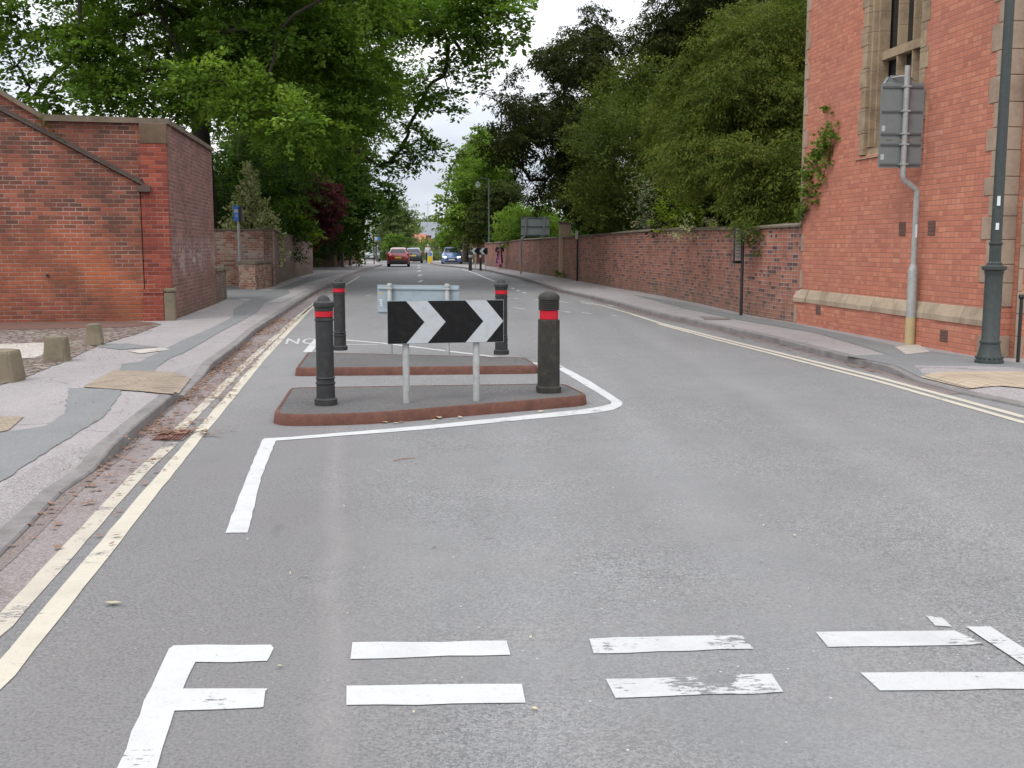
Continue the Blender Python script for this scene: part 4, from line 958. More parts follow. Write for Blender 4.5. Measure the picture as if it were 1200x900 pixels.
far_lamp(410.5, 311.3, 'dark lamp column standing in shade against the far left wall, the farther one', 5.2, 1)

# ---------------- other posts and small signs
x, y = G(873.5, 369.5, .1); x -= .10
t = thing('bus_timetable_post', 'black post holding a white timetable panel in front of the right garden wall', 'bus stop post', (x, y, .1), 0)
MB().lathe([(.035, 0), (.035, 1.93), (.02, 1.95)], seg=12).build('post', M['black_iron'], t, smooth=True)
a = R(-50)
m = MB(); m.box((-.13, -.08, 1.52), (.30, .035, .80), rz=-a); m.build('panel_frame', M['black_iron'], t, bevel=.006)
n = Vector((-math.sin(a), -math.cos(a), 0))
m = MB(); m.box(Vector((-.13, -.08, 1.53)) + n * .0185, (.25, .003, .70), rz=-a); pn = m.build('timetable', M['paper'], t)
for k in range(9):
    m = MB(); m.box(Vector((-.13, -.08, 1.82 - k * .07)) + n * .0205, (.20, .002, .012 if k else .03), rz=-a); m.build('print_line', M['signrib'], pn)
x, y = G(676, 329, .1)
t = thing('post', 'thin dark post with a small grey box on top, against the right garden wall', 'post', (x, y - .15, .1))
MB().lathe([(.038, 0), (.035, 2.1)], seg=12).build('shaft', M['black_iron'], t, smooth=True)
MB().bb(-.09, .03, -.06, .04, 1.78, 2.12).build('box', M['galv'], t, bevel=.01)
# large direction board from behind
xa, ya = G(610.5, 321, .1); xb, yb = G(631.5, 321, .1)
t = thing('direction_sign', 'large grey direction sign seen from behind on two cranked posts, right pavement', 'direction sign', (xa, ya, .1))
for x0 in (0.0, xb - xa):
    MB().tube([(x0, 0, .55), (x0, 0, 1.78), (x0 + .03, 0, 1.86), (x0 + .26, 0, 2.08), (x0 + .27, 0, 3.02)], .055, 10).build('post', M['galv'], t, smooth=True)
    MB().lathe([(.058, 0), (.057, .55)], (x0, 0, 0), 10).build('painted_foot', M['yellowp'], t, smooth=True)
m = MB(); m.bb(.0, 1.52, .085, .09, 2.0, 3.02); b = m.build('board', plain('mid_grey_board', (.36, .41, .42), .5, scale=2), t)
for z in (2.05, 2.5, 2.97): MB().bb(.02, 1.50, .06, .084, z - .025, z + .025).build('rib', M['signrib'], b)
# blue bus stop flag on the left
x, y = G(283, 338, .1); y = 38.9; x = (283 - 600) / F * (y * 1.0)
t = thing('bus_stop_flag', 'blue and white bus stop flag on a grey post behind the low driveway wall', 'bus stop sign', (x, y, -.02))
MB().lathe([(.05, 0), (.05, 3.05), (.03, 3.07)], seg=12).build('post', M['galv'], t, smooth=True)
blue = plain('blue_sign', (.03, .17, .50), .5, var=.05)
m = MB(); m.box((-.06, -.055, 2.78), (.20, .03, .54)); fb = m.build('flag', blue, t, bevel=.004)
m = MB(); m.box((.075, .03, 2.74), (.10, .20, .56)); m.build('flag_side', M['black_iron'], t, bevel=.004)
m = MB(); m.bb(-.13, .02, -.073, -.071, 2.80, 2.92); m.build('white_emblem', M['signwhite'], fb)
m = MB(); m.bb(-.11, .0, -.073, -.071, 2.70, 2.73); m.bb(-.11, .0, -.073, -.071, 2.65, 2.67); m.build('white_lettering', M['signwhite'], fb)
# far bus stop flag
t = thing('bus_stop_flag', 'distant white and blue bus stop flag on a thin post above the grey parked car', 'bus stop sign', ((439.5 - 600) / F * 88, 88, .05))
MB().lathe([(.045, 0), (.045, 2.9)], seg=8).build('post', M['black_iron'], t)
MB().bb(.03, .30, -.02, .02, 2.02, 2.25).build('white_half', M['signwhite'], t); MB().bb(.30, .50, -.02, .02, 2.02, 2.25).build('blue_half', blue, t)
# yellow keep-left bollard
x, y = G(505.5, 309); t = thing('keep_left_bollard', 'yellow and white keep-left bollard with a blue arrow disc on the far road', 'traffic bollard', (x - .1, y, 0))
yel = plain('bright_yellow_plastic', (.72, .52, .02), .5)
m = MB(); m.vprism([(-.23, 0), (.23, 0), (.23, 1.0), (.17, 1.12), (-.17, 1.12), (-.23, 1.0)], -.12, .12); bb_ = m.build('shell', M['paper'], t, bevel=.03)
MB().bb(-.19, .19, -.135, -.122, .10, .66).build('yellow_panel', yel, bb_)
MB().lathe([(.165, -.137), (.165, -.124)], (0, 0, .86), 20, 'y').build('blue_disc', blue, bb_)
m = MB(); m.vprism([(.06, .98), (.03, .98), (-.05, .86), (-.05, .93), (-.08, .93), (-.08, .78), (.06, .78), (.06, .81), (-.02, .81)], -.142, -.138); m.build('white_arrow', M['signwhite'], bb_)
# railing at the right edge
x, y = G(1193, 425, .1); t = thing('handrail', 'black tubular handrail at the right edge beside the brick return wall', 'railing', (x + .02, y + .05, .1))
MB().tube([(0, 0, 0), (0, 0, .82)], .022, 10).build('upright', M['black_iron'], t, smooth=True)
MB().tube([(-.03, 0, .845), (.02, 0, .85), (1.4, .2, .85)], .03, 10).build('top_rail', M['black_iron'], t, smooth=True)
MB().tube([(1.3, .19, 0), (1.3, .19, .85)], .022, 10).build('upright', M['black_iron'], t, smooth=True)
# iron gully grate on the left
gx = [G(*p) for p in ((188, 507), (226, 506), (214, 517), (176, 517))]
t = thing('drain_grate', 'rusty iron gully grate across the yellow line by the left kerb', 'drain grate', (gx[0][0], gx[0][1], 0))
m = MB(); m.prism(gx, .004, .010); m.build('frame', M['dirt'], t, off=t.location)
m = MB(); A, B, C_, D2 = [Vector(p) for p in gx]
for k in range(1, 9):
    a = A.lerp(B, k / 9); b = D2.lerp(C_, k / 9); d_ = Vector((.012, 0)); m.prism([tuple(a - d_), tuple(a + d_), tuple(b + d_), tuple(b - d_)], .011, .018)
m.build('bars', M['rust'], t, off=t.location)

# ---------------- distant house(s)
def house(label, u0, u1, Y, eave, ridge, depth, wallm, roofm, gable_front=False):
    x0, x1 = (u0 - 600) / F * Y, (u1 - 600) / F * Y; xc, wd = (x0 + x1) / 2, x1 - x0
    t = thing('house', label, 'house', (xc, Y, -.03), 0, 'distant houses')
    if gable_front:
        m = MB(); m.vprism([(-wd / 2, 0), (wd / 2, 0), (wd / 2, eave), (0, ridge), (-wd / 2, eave)], 0, depth); m.build('wall', wallm, t)
        r_ = MB(); 
        for s in (-1, 1): r_.add([(s * (wd / 2 + .3), -.3, eave - .2), (0, -.3, ridge + .12), (0, depth + .3, ridge + .12), (s * (wd / 2 + .3), depth + .3, eave - .2)], [(0, 1, 2, 3)])
    else:
        m = MB(); m.bb(-wd / 2, wd / 2, 0, depth, 0, eave)
        for s in (-1, 1): m.add([(s * wd / 2, 0, eave), (s * wd / 2, depth, eave), (s * wd / 2, depth / 2, ridge)], [(0, 1, 2)])
        m.build('wall', wallm, t)
        r_ = MB(); r_.add([(-wd / 2 - .3, -.3, eave - .1), (wd / 2 + .3, -.3, eave - .1), (wd / 2 + .3, depth / 2, ridge + .1), (-wd / 2 - .3, depth / 2, ridge + .1), (wd / 2 + .3, depth + .3, eave - .1), (-wd / 2 - .3, depth + .3, eave - .1)], [(0, 1, 2, 3), (3, 2, 4, 5)])
    rr = r_.build('roof', roofm, t)
    for x in (-wd * .25, wd * .25):
        for z in (1.0, 3.6):
            if z + 1.2 < eave:
                wf = MB().bb(x - .5, x + .5, -.05, .02, z, z + 1.2).build('window', M['paper'], t); MB().bb(x - .42, x + .42, -.06, -.052, z + .08, z + 1.12).build('pane', M['glass'], wf)
    return t
house('distant brick house with grey slate roof at the end of the road', 494, 513, 240, 4.0, 6.9, 9, M['house'], M['slate'])
house('distant house gable with a red edge, right of the slate-roofed house', 507, 522, 225, 3.4, 6.0, 8, M['house'], M['slate'], True)
house('distant low building with a red clay tile roof left of the road end', 481, 497, 195, 2.2, 3.7, 7, M['house'], M['tile'])
house('distant brick building half hidden by the bright trees, right of the road end', 509, 552, 132, 2.6, 4.0, 7, M['house'], M['slate'])
t = thing('gate_pier', 'pale pink gate pier at the road end beside the far hatchbacks', 'pier', ((487 - 600) / F * 108, 108, 0)); MB().bb(-.2, .2, -.2, .2, -.03, .95).build('shaft', M['house'], t); MB().prism([(-.24, -.24), (.24, -.24), (.24, .24), (-.24, .24)], .953, 1.03).build('cap', M['coping'], t)
t = thing('tv_aerial', 'thin television aerial rising above the distant slate roof', 'aerial', ((502.5 - 600) / F * 244, 244.5, 6.9))
MB().tube([(0, 0, 0), (0, 0, 4.6)], .07, 6).build('mast', M['galv'], t); MB().box((0, 0, 3.9), (1.6, .05, .05)).box((-.4, 0, 3.9), (.04, .04, .9)).box((.4, 0, 3.9), (.04, .04, .7)).build('rods', M['galv'], t)
# ---------------- cars
tyre = plain('tyre_rubber', (.015, .015, .015), .85)
rimm = plain('alloy_rim', (.35, .35, .36), .35, .6)
cglass = plain('car_glass', (.02, .025, .028), .06, spec=.7, var=.05)
redl = plain('tail_lamp_red', (.40, .01, .012), .25)
trim = plain('black_bumper', (.02, .02, .022), .6)
ply = plain('yellow_plate', (.65, .48, .05), .5, var=.03); plw = plain('white_plate', (.6, .6, .58), .5, var=.03)
def lampglow():
    m = Mat('lit_headlamp'); e = m.n('ShaderNodeEmission', {'Color': (1, .98, .94, 1), 'Strength': 3.0}); m.t.links.new(e.outputs[0], m.out.inputs[0]); return m.m
headlit = lampglow()
def car(label, loc, rz, col, k=(1, 1, 1), lit=False, name='hatchback_car'):
    t = thing(name, label, 'car', loc, rz, 'cars on the far road')
    pm = plain('car_paint', col, .28, 0.15, var=.03, spec=.5, **{'Coat Weight': 1.0, 'Coat Roughness': .06})
    st = [(-2.0, .32, .52, .58, .60, .50), (-1.94, .22, .66, .72, .76, .60), (-1.6, .20, .78, .87, .84, .68), (-1.0, .20, .88, .99, .86, .74), (-.75, .20, .92, 1.03, .86, .71), (-.10, .20, .94, 1.43, .86, .58), (.5, .20, .95, 1.49, .86, .57), (1.2, .20, .97, 1.45, .86, .56), (1.62, .20, 1.0, 1.36, .845, .53), (1.84, .24, 1.0, 1.06, .83, .66), (1.97, .34, .82, .88, .79, .66), (2.0, .38, .6, .66, .76, .60)]
    sx, sy, sz = k
    m = MB(); rows = []
    for y, zb, zt, zr, w, wt_ in st:
        h = [(0, zb), (w * .9, zb), (w * .98, zb + .1), (w, (zb + zt) / 2), (w * .97, zt), (wt_, zr - .05), (wt_ * .72, zr - .005), (0, zr)]
        rows.append([(x * sx, y * sy, z * sz) for x, z in h] + [(-x * sx, y * sy, z * sz) for x, z in h[-2:0:-1]])
    n = len(rows[0]); vs = [v for r_ in rows for v in r_]
    m.add(vs, [(i * n + j, (i + 1) * n + j, (i + 1) * n + (j + 1) % n, i * n + (j + 1) % n) for i in range(len(rows) - 1) for j in range(n)] + [tuple(range(n)), tuple((len(rows) - 1) * n + j for j in range(n))[::-1]])
    b = m.build('body', pm, t, smooth=True)
    def q(name, mt, vs, par=None): return MB().add([(x * sx, y * sy, z * sz) for x, y, z in vs], [tuple(range(len(vs)))]).build(name, mt, par or t)
    q('windscreen', cglass, [(-.63, -.735, 1.05), (.63, -.735, 1.05), (.52, -.16, 1.41), (-.52, -.16, 1.41)])
    q('rear_window', cglass, [(.60, 1.845, 1.07), (-.60, 1.845, 1.07), (-.47, 1.66, 1.33), (.47, 1.66, 1.33)])
    for s in (-1, 1):
        q('side_window', cglass, [(s * .835, -.52, .98), (s * .835, 1.45, 1.02), (s * .60, 1.35, 1.37), (s * .60, -.02, 1.38)])
        for y in (-1.28, 1.27):
            w_ = MB(); pr = [(.17, -.10), (.29, -.10), (.315, -.06), (.315, .06), (.29, .10), (.17, .10)]
            vs = [(x_, r_ * math.cos(a), r_ * math.sin(a)) for r_, x_ in pr for a in [2 * math.pi * i / 20 for i in range(20)]]
            w_.add(vs, [(i * 20 + j, i * 20 + (j + 1) % 20, (i + 1) * 20 + (j + 1) % 20, (i + 1) * 20 + j) for i in range(5) for j in range(20)] + [(5 * 20 + j, 5 * 20 + (j + 1) % 20, (j + 1) % 20, j) for j in range(20)])
            w = w_.build('wheel', tyre, t, loc=(s * .76 * sx, y * sy, .315))
            r2 = MB(); vs = [(s * .085, .18 * math.cos(a), .18 * math.sin(a)) for a in [2 * math.pi * i / 16 for i in range(16)]]; r2.add(vs, [tuple(range(16))]); r2.build('rim', rimm, w)
        hl = MB(); hl.box((s * .58 * sx, -1.90 * sy, .66 * sz), (.30, .16, .14), rz=s * .35); hl.build('headlight', headlit if lit else rimm, t, bevel=.03)
        tl = MB(); tl.box((s * .74 * sx, 1.88 * sy, .86 * sz), (.15, .14, .34), rz=-s * .3); tl.build('tail_light', redl, t, bevel=.02)
        MB().box((s * .96 * sx, -.55 * sy, 1.0 * sz), (.18, .10, .14)).build('wing_mirror', pm, t, bevel=.03)
    MB().box((0, 1.985 * sy, .40 * sz), (1.35 * sx, .08, .26)).build('rear_bumper', trim, t, bevel=.03)
    MB().box((0, 2.012 * sy, .72 * sz), (.50, .02, .11)).build('number_plate', ply, t)
    MB().box((0, -1.985 * sy, .50 * sz), (.85, .05, .17)).build('grille', trim, t, bevel=.02)
    MB().box((0, -2.005 * sy, .30 * sz), (1.1, .05, .10)).build('lower_grille', trim, t, bevel=.02)
    MB().box((0, -2.02 * sy, .47 * sz), (.52, .02, .11)).build('number_plate', plw, t)
    return t
x, y = G(464, 313); car('dark red hatchback driving away on the left side of the road', (x, y + 2, 0), R(185), (.20, .008, .014))
x, y = G(481, 308.9); car('dark blue-grey hatchback ahead of the red car, partly hidden by it', (x, y + 3, 0), R(185), (.03, .04, .06), (1, 1, .97))
x, y = G(527.5, 311); car('blue hatchback with lit headlights coming towards the camera', (x, y + 2.5, 0), R(3), (.12, .20, .44), (1.0, 1, 1.0), True)
x, y = G(436, 306); car('silver grey parked hatchback far off on the left pavement side', (x, y, 0), R(8), (.14, .17, .18))

# ---------------- people
def skinobj(name, vs, es, rad, root, mat, parent, lv=2):
    me = bpy.data.meshes.new(name); me.from_pydata(vs, es, []); me.materials.append(mat)
    o = bpy.data.objects.new(name, me); COL.objects.link(o); o.parent = parent
    s_ = o.modifiers.new('skin', 'SKIN'); s_.use_smooth_shade = True
    for i, sv in enumerate(me.skin_vertices[0].data):
        r = rad[i]; sv.radius = r if isinstance(r, tuple) else (r, r); sv.use_root = (i == root)
    u = o.modifiers.new('sub', 'SUBSURF'); u.levels = lv; u.render_levels = lv
    return o
skin_m = plain('skin', (.42, .24, .17), .6, var=.04)
def person(label, loc, rz, arms, legs, H=1.66):
    t = thing('person', label, 'person', loc, rz)
    V = [(0, 0, .93), (0, 0, 1.12), (0, 0, 1.34), (0, .0, 1.44), (0, -.01, 1.50), (0, -.02, 1.58), (0, -.02, 1.66)]
    Rr = [(.15, .11), (.125, .095), (.15, .10), (.06, .06), (.052, .055), (.075, .09), (.06, .07)]
    E = [(0, 1), (1, 2), (2, 3), (3, 4), (4, 5), (5, 6)]
    def chain(st, pts_, rr):
        p = st
        for q_, r_ in zip(pts_, rr): V.append(q_); Rr.append(r_); E.append((p, len(V) - 1)); p = len(V) - 1
        return p
    for s, (kn, an) in zip((-1, 1), legs):
        e = chain(0, [(s * .10, 0, .86), kn, an, (an[0], an[1] - .10, an[2] - .045), (an[0], an[1] - .17, an[2] - .055)], [.09, .055, .04, .042, .03])
    for s, (el_, wr) in zip((-1, 1), arms):
        w = chain(2, [(s * .19, 0, 1.38), el_, wr], [.055, .04, .028])
        hd = (Vector(wr) - Vector(el_)).normalized(); sd2 = Vector((s, 0, 0)).cross(hd).normalized() if abs(hd.x) < .9 else Vector((0, 1, 0))
        palm = Vector(wr) + hd * .07; pi_ = chain(w, [tuple(palm)], [(.036, .018)])
        for k, L in enumerate((.06, .075, .07, .055)):
            b = palm + sd2 * (k - 1.5) * .018 + hd * .02; chain(pi_, [tuple(b), tuple(b + hd * L * .6), tuple(b + hd * L - Vector((0, 0, .02)))], [.009, .008, .007])
        b = Vector(wr) + hd * .03 + sd2 * .035; chain(w, [tuple(b), tuple(b + hd * .04 + sd2 * .015)], [.01, .009])
    skinobj('body', V, E, Rr, 0, skin_m, t)
    for s in (-1, 1):
        MB().lathe([(.003, -.006), (.012, 0), (.003, .006)], (s * .032, -.107, 1.60), 8, 'y').build('eye', M['black'], t)
        MB().lathe([(.004, -.02), (.014, 0), (.004, .02)], (s * .082, -.02, 1.58), 8).build('ear', skin_m, t)
    MB().add([(-.014, -.105, 1.565), (.014, -.105, 1.565), (0, -.135, 1.568), (0, -.105, 1.61)], [(0, 1, 2), (0, 2, 3), (1, 3, 2)]).build('nose', skin_m, t)
    MB().box((0, -.108, 1.54), (.045, .01, .01)).build('mouth', redl, t)
    return t
x, y = G(585.5, 315.3, .1)
arms = [((-.27, .03, 1.14), (-.10, -.17, 1.20)), ((.27, .03, 1.14), (.12, -.16, 1.22))]
legs = [((-.09, -.10, .50), (-.08, -.12, .09)), ((.09, .06, .48), (.08, .12, .11))]
pd = person('person in a long dark coat over pink clothes walking on the right pavement', (x, y, .1), R(5), arms, legs)
pink = plain('pink_cloth', (.42, .16, .26), .9); navy = plain('dark_purple_cloth', (.030, .018, .040), .9); hairm = plain('dark_hair', (.02, .014, .012), .7)
V = [(0, 0, .93), (0, 0, 1.12), (0, 0, 1.34), (0, .01, 1.43), (-.19, 0, 1.38), arms[0][0], (-.125, -.14, 1.19), (.19, 0, 1.38), arms[1][0], (.145, -.13, 1.205)]
skinobj('coat', V, [(0, 1), (1, 2), (2, 3), (2, 4), (4, 5), (5, 6), (2, 7), (7, 8), (8, 9)], [(.19, .14), (.155, .115), (.18, .125), (.085, .085), .075, .06, .05, .075, .06, .05], 0, navy, pd)
m = MB(); rings = [(.17, .125, 1.0), (.19, .14, .85), (.215, .17, .6), (.235, .20, .38)]
vs = []
for a_, b_, z in rings:
    for k in range(20): q_ = 2 * math.pi * k / 20; w_ = 1 + .05 * math.sin(q_ * 5); vs.append((a_ * math.cos(q_) * w_, b_ * math.sin(q_) * w_, z))
m.add(vs, [(i * 20 + k, i * 20 + (k + 1) % 20, (i + 1) * 20 + (k + 1) % 20, (i + 1) * 20 + k) for i in range(3) for k in range(20)]); m.build('coat_skirt', navy, pd, smooth=True)
m = MB(); vs = []
for z, w_, y_ in ((1.42, .05, -.115), (1.25, .06, -.14), (1.0, .065, -.152), (.85, .075, -.158), (.6, .09, -.185), (.30, .10, -.215)): vs += [(-w_, y_, z), (w_, y_, z)]
m.add(vs, [(2 * i, 2 * i + 1, 2 * i + 3, 2 * i + 2) for i in range(5)]); m.build('pink_dress_front', pink, pd)
for s, (kn, an) in zip((-1, 1), legs):
    m = MB(); m.tube([(s * .10, 0, .84), (kn[0], kn[1], kn[2]), (an[0], an[1], an[2] + .02)], [.10, .075, .075], 12); m.build('trouser_leg', pink, pd, smooth=True)
MB().lathe([(.04, 0), (.083, .02), (.09, .07), (.075, .12), (.03, .15)], (0, .0, 1.545), 14).build('hair', hairm, pd, smooth=True)
wht = plain('white_shirt', (.62, .63, .66), .9); blk = plain('black_trousers', (.02, .02, .025), .9)
x, y = G(498.5, 309)
arms = [((-.26, .03, 1.12), (-.27, -.06, .88)), ((.26, .03, 1.12), (.27, -.06, .88))]
legs = [((-.10, -.05, .48), (-.10, -.02, .08)), ((.10, .02, .48), (.10, .04, .08))]
p2_ = person('person in a white top, white cap and dark trousers behind the keep-left bollard', (x + .1, y + 2, 0), R(10), arms, legs)
skinobj('white_top', [(0, 0, .93), (0, 0, 1.12), (0, 0, 1.34), (0, .01, 1.43), (-.19, 0, 1.38), arms[0][0], (-.268, -.05, .92), (.19, 0, 1.38), arms[1][0], (.268, -.05, .92)], [(0, 1), (1, 2), (2, 3), (2, 4), (4, 5), (5, 6), (2, 7), (7, 8), (8, 9)], [(.19, .14), (.17, .13), (.19, .135), (.085, .085), .075, .06, .05, .075, .06, .05], 0, wht, p2_)
for s, (kn, an) in zip((-1, 1), legs):
    m = MB(); m.tube([(s * .09, 0, .95), (kn[0], kn[1], kn[2]), (an[0], an[1], an[2] + .02)], [.12, .09, .08], 12); m.build('trouser_leg', blk, p2_, smooth=True)
MB().lathe([(.095, 0), (.10, .03), (.09, .08), (.05, .115), (.01, .12)], (0, -.01, 1.60), 14).build('cap', wht, p2_, smooth=True)

# ---------------- leaves, trees and shrubs
def foliage(blobs, K=7.0, nl=26, size=.11, wid=.55, csize=.55, style='broad', seed=0, flat_=.55, shell=.45, keep=None, core=1.0):
    """leaf-sized quads on sprays scattered through a set of ellipsoids; returns verts, tint, cluster points"""
    r = np.random.default_rng(seed)
    C, Dv, Sz, Tt, Sc = [], [], [], [], []
    for b in blobs:
        c = np.array(b[0], float); Rb = b[1]; rad = np.array(Rb if hasattr(Rb, '__len__') else (Rb, Rb, Rb * .8), float)
        dm = b[2] if len(b) > 2 else 1.0
        n = max(4, int(K * dm * (rad[0] * rad[1] * rad[2]) ** (2 / 3)))
        d = r.normal(size=(n, 3)); d /= np.linalg.norm(d, axis=1)[:, None]
        # lumpy radius so that the outline is uneven
        ph = r.uniform(0, 6.28, 6)
        lump = 1 + .13 * np.sin(4 * d[:, 0] + ph[0]) * np.sin(3 * d[:, 1] + ph[1]) + .12 * np.sin(6 * d[:, 2] + ph[2] + 2 * d[:, 0]) + .09 * np.sin(9 * d[:, 1] + ph[3])
        rr = (1 - shell * r.random(n) ** 1.6) * lump
        p = c + d * rad * rr[:, None]
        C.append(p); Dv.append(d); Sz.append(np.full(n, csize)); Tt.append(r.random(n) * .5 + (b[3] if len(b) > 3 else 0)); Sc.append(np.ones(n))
        if core:      # larger, sparser leaves fill the crown's inside, its shade put into a darker tint
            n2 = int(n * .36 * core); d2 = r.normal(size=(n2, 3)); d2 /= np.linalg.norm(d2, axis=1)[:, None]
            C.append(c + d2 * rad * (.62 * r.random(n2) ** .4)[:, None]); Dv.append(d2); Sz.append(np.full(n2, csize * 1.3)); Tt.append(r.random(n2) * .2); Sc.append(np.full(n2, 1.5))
    C = np.concatenate(C); Dv = np.concatenate(Dv); Sz = np.concatenate(Sz); Tt = np.concatenate(Tt); Sc = np.concatenate(Sc)
    ok = C[:, 2] > 0.15
    if keep is not None: ok &= keep(C)
    C, Dv, Sz, Tt, Sc = C[ok], Dv[ok], Sz[ok], Tt[ok], Sc[ok]
    n = len(C)
    # axis of each spray
    ax = Dv + r.normal(size=(n, 3)) * .45
    if style == 'broad': ax[:, 2] = ax[:, 2] * .45 - .08
    if style == 'bush': ax[:, 2] = ax[:, 2] * .8 + .25
    if style == 'yew': ax[:, 2] = ax[:, 2] * .5 - .45
    if style == 'conifer': ax[:, 2] = ax[:, 2] * .25 - .18
    if style == 'up': ax[:, 2] = np.abs(ax[:, 2]) * .6 + .7
    ax /= np.linalg.norm(ax, axis=1)[:, None]
    up = np.array([0, 0, 1.0]); sd1 = np.cross(ax, up); sd1 /= np.linalg.norm(sd1, axis=1)[:, None] + 1e-6; nr = np.cross(sd1, ax)
    m = n * nl; idx = np.repeat(np.arange(n), nl)
    t = r.random(m) ** .8; lat = r.normal(size=m) * .34 * (1 - t * .6); ver = r.normal(size=m) * .34 * flat_ * .5
    S_ = Sz[idx][:, None]
    base = C[idx] + ax[idx] * ((t - .5)[:, None] * S_ * 1.5) + sd1[idx] * (lat[:, None] * S_) + nr[idx] * (ver[:, None] * S_)
    if style in ('broad', 'conifer'): base[:, 2] -= (t ** 2) * .16 * Sz[idx]
    la = ax[idx] * .7 + sd1[idx] * (np.sign(lat) * .75)[:, None] + r.normal(size=(m, 3)) * .38
    if style == 'yew': la[:, 2] -= .45
    la /= np.linalg.norm(la, axis=1)[:, None]
    ln = nr[idx] + r.normal(size=(m, 3)) * (.55 if style != 'yew' else .9)
    w = np.cross(la, ln); w /= np.linalg.norm(w, axis=1)[:, None] + 1e-6
    sz = size * r.uniform(.65, 1.3, m) * Sc[idx]
    L = la * sz[:, None]; Wd = w * (sz * wid * .5)[:, None]
    v = np.empty((m, 4, 3)); v[:, 0] = base; v[:, 1] = base + L * .45 + Wd; v[:, 2] = base + L; v[:, 3] = base + L * .45 - Wd
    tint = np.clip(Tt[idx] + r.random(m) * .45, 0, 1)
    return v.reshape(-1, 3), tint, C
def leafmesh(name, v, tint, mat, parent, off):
    me = bpy.data.meshes.new(name); n = len(v) // 4
    me.vertices.add(len(v)); me.vertices.foreach_set('co', (v - np.array(off)).astype(np.float32).ravel())
    me.loops.add(len(v)); me.loops.foreach_set('vertex_index', np.arange(len(v), dtype=np.int32))
    me.polygons.add(n); me.polygons.foreach_set('loop_start', np.arange(0, len(v), 4, dtype=np.int32)); me.polygons.foreach_set('loop_total', np.full(n, 4, dtype=np.int32))
    me.update(calc_edges=True)
    a = me.attributes.new('tint', 'FLOAT', 'FACE'); a.data.foreach_set('value', tint.astype(np.float32))
    me.materials.append(mat)
    o = bpy.data.objects.new(name, me); COL.objects.link(o); o.parent = parent
    return o
def plant(name, label, cat, base, blobs, mat, trunk=None, seed=0, group=None, bark='bark', limbs=True, twigs=0, limbk=1.0, crown='crown', **kw):
    base = Vector(base)
    t = thing(name, label, cat, base, 0, group)
    v, tint, C = foliage(blobs, seed=seed, **kw)
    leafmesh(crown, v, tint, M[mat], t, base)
    rg = random.Random(seed)
    if trunk:
        h, r0 = trunk; m = MB(); top = base + Vector((rg.uniform(-.3, .3), rg.uniform(-.3, .3), h))
        m.tube([base, base.lerp(top, .08), base.lerp(top, .4) + Vector((rg.uniform(-.15, .15), 0, 0)), top], [r0 * 1.5, r0 * 1.08, r0 * .9, r0 * .55], 12)
        if limbs:     # every blob hangs off the nearest blob that is closer to the trunk
            hub = base.lerp(top, .85); cs = sorted([(Vector(b[0]), b[1] if not hasattr(b[1], '__len__') else max(b[1])) for b in blobs], key=lambda q: (q[0] - hub).length)
            par, kids, rad_ = [], [], [1] * len(cs)
            for i, (c, _) in enumerate(cs):
                best, bp = (c - hub).length * .8, -1
                for j in range(i):
                    d_ = (c - cs[j][0]).length
                    if d_ < best: best, bp = d_, j
                par.append(bp)
            for i in range(len(cs) - 1, -1, -1):
                if par[i] >= 0: rad_[par[i]] += rad_[i]
            for i, (c, rb_) in enumerate(cs):
                s_ = hub if par[i] < 0 else cs[par[i]][0]
                if par[i] < 0: s_ = base.lerp(top, rg.uniform(.6, .98))
                L = (c - s_).length
                rr = min(r0 * .45, .012 * (L + 2) ** .3 * rad_[i] ** .55 * (r0 / .3) ** .5 * 1.9) * limbk; re_ = rr * .6
                mid_ = s_.lerp(c, .5) + Vector((rg.uniform(-.12, .12), rg.uniform(-.12, .12), rg.uniform(-.02, .16))) * L
                e_ = c if rad_[i] > 1 else s_.lerp(c, .8)
                q1, q2 = s_.lerp(mid_, .5), mid_.lerp(e_, .5)
                jt = lambda: Vector((rg.uniform(-.05, .05), rg.uniform(-.05, .05), rg.uniform(-.05, .05))) * L
                m.tube([s_, q1 + jt(), mid_, q2 + jt(), e_], [rr, rr * .9, rr * .8, rr * .7, re_ if rad_[i] > 1 else rr * .3], 6, cap=False)
                for _ in range(twigs):
                    q_ = Vector(C[rg.randrange(len(C))])
                    if (q_ - c).length < rb_ * 1.1:
                        s2 = s_.lerp(e_, rg.uniform(.4, .95)); md = s2.lerp(q_, .5) + Vector((rg.uniform(-.15, .15), rg.uniform(-.15, .15), rg.uniform(-.1, .15)))
                        m.tube([s2, md, q_], [min(.03, rr * .35), .014, .006], 4, cap=False)
        m.build('trunk', M[bark], t, off=base, smooth=True)
    return t
def B(u, v, Y, R_, d=1.0, tn=0.0): p = P(u, v, Y); return ((p.x, p.y, p.z), R_, d, tn)
rb = random.Random(11)
def fill(u0, u1, v0, v1, Y0, Y1, n, r0, r1, d=1.0, ok=None, tn=0.0):
    o = []
    while len(o) < n:
        u, v = rb.uniform(u0, u1), rb.uniform(v0, v1)
        Y_, r_ = rb.uniform(Y0, Y1), rb.uniform(r0, r1); q = r_ / Y_ * F * .95
        if ok and not all(ok(u + q * math.cos(a), v + q * .8 * math.sin(a)) for a in (0, .8, 1.57, 2.36, 3.14, 3.9, 4.7, 5.5)): continue
        o.append(B(u, v, Y_, r_, d, rb.uniform(-.2, .32) + tn))
    return o
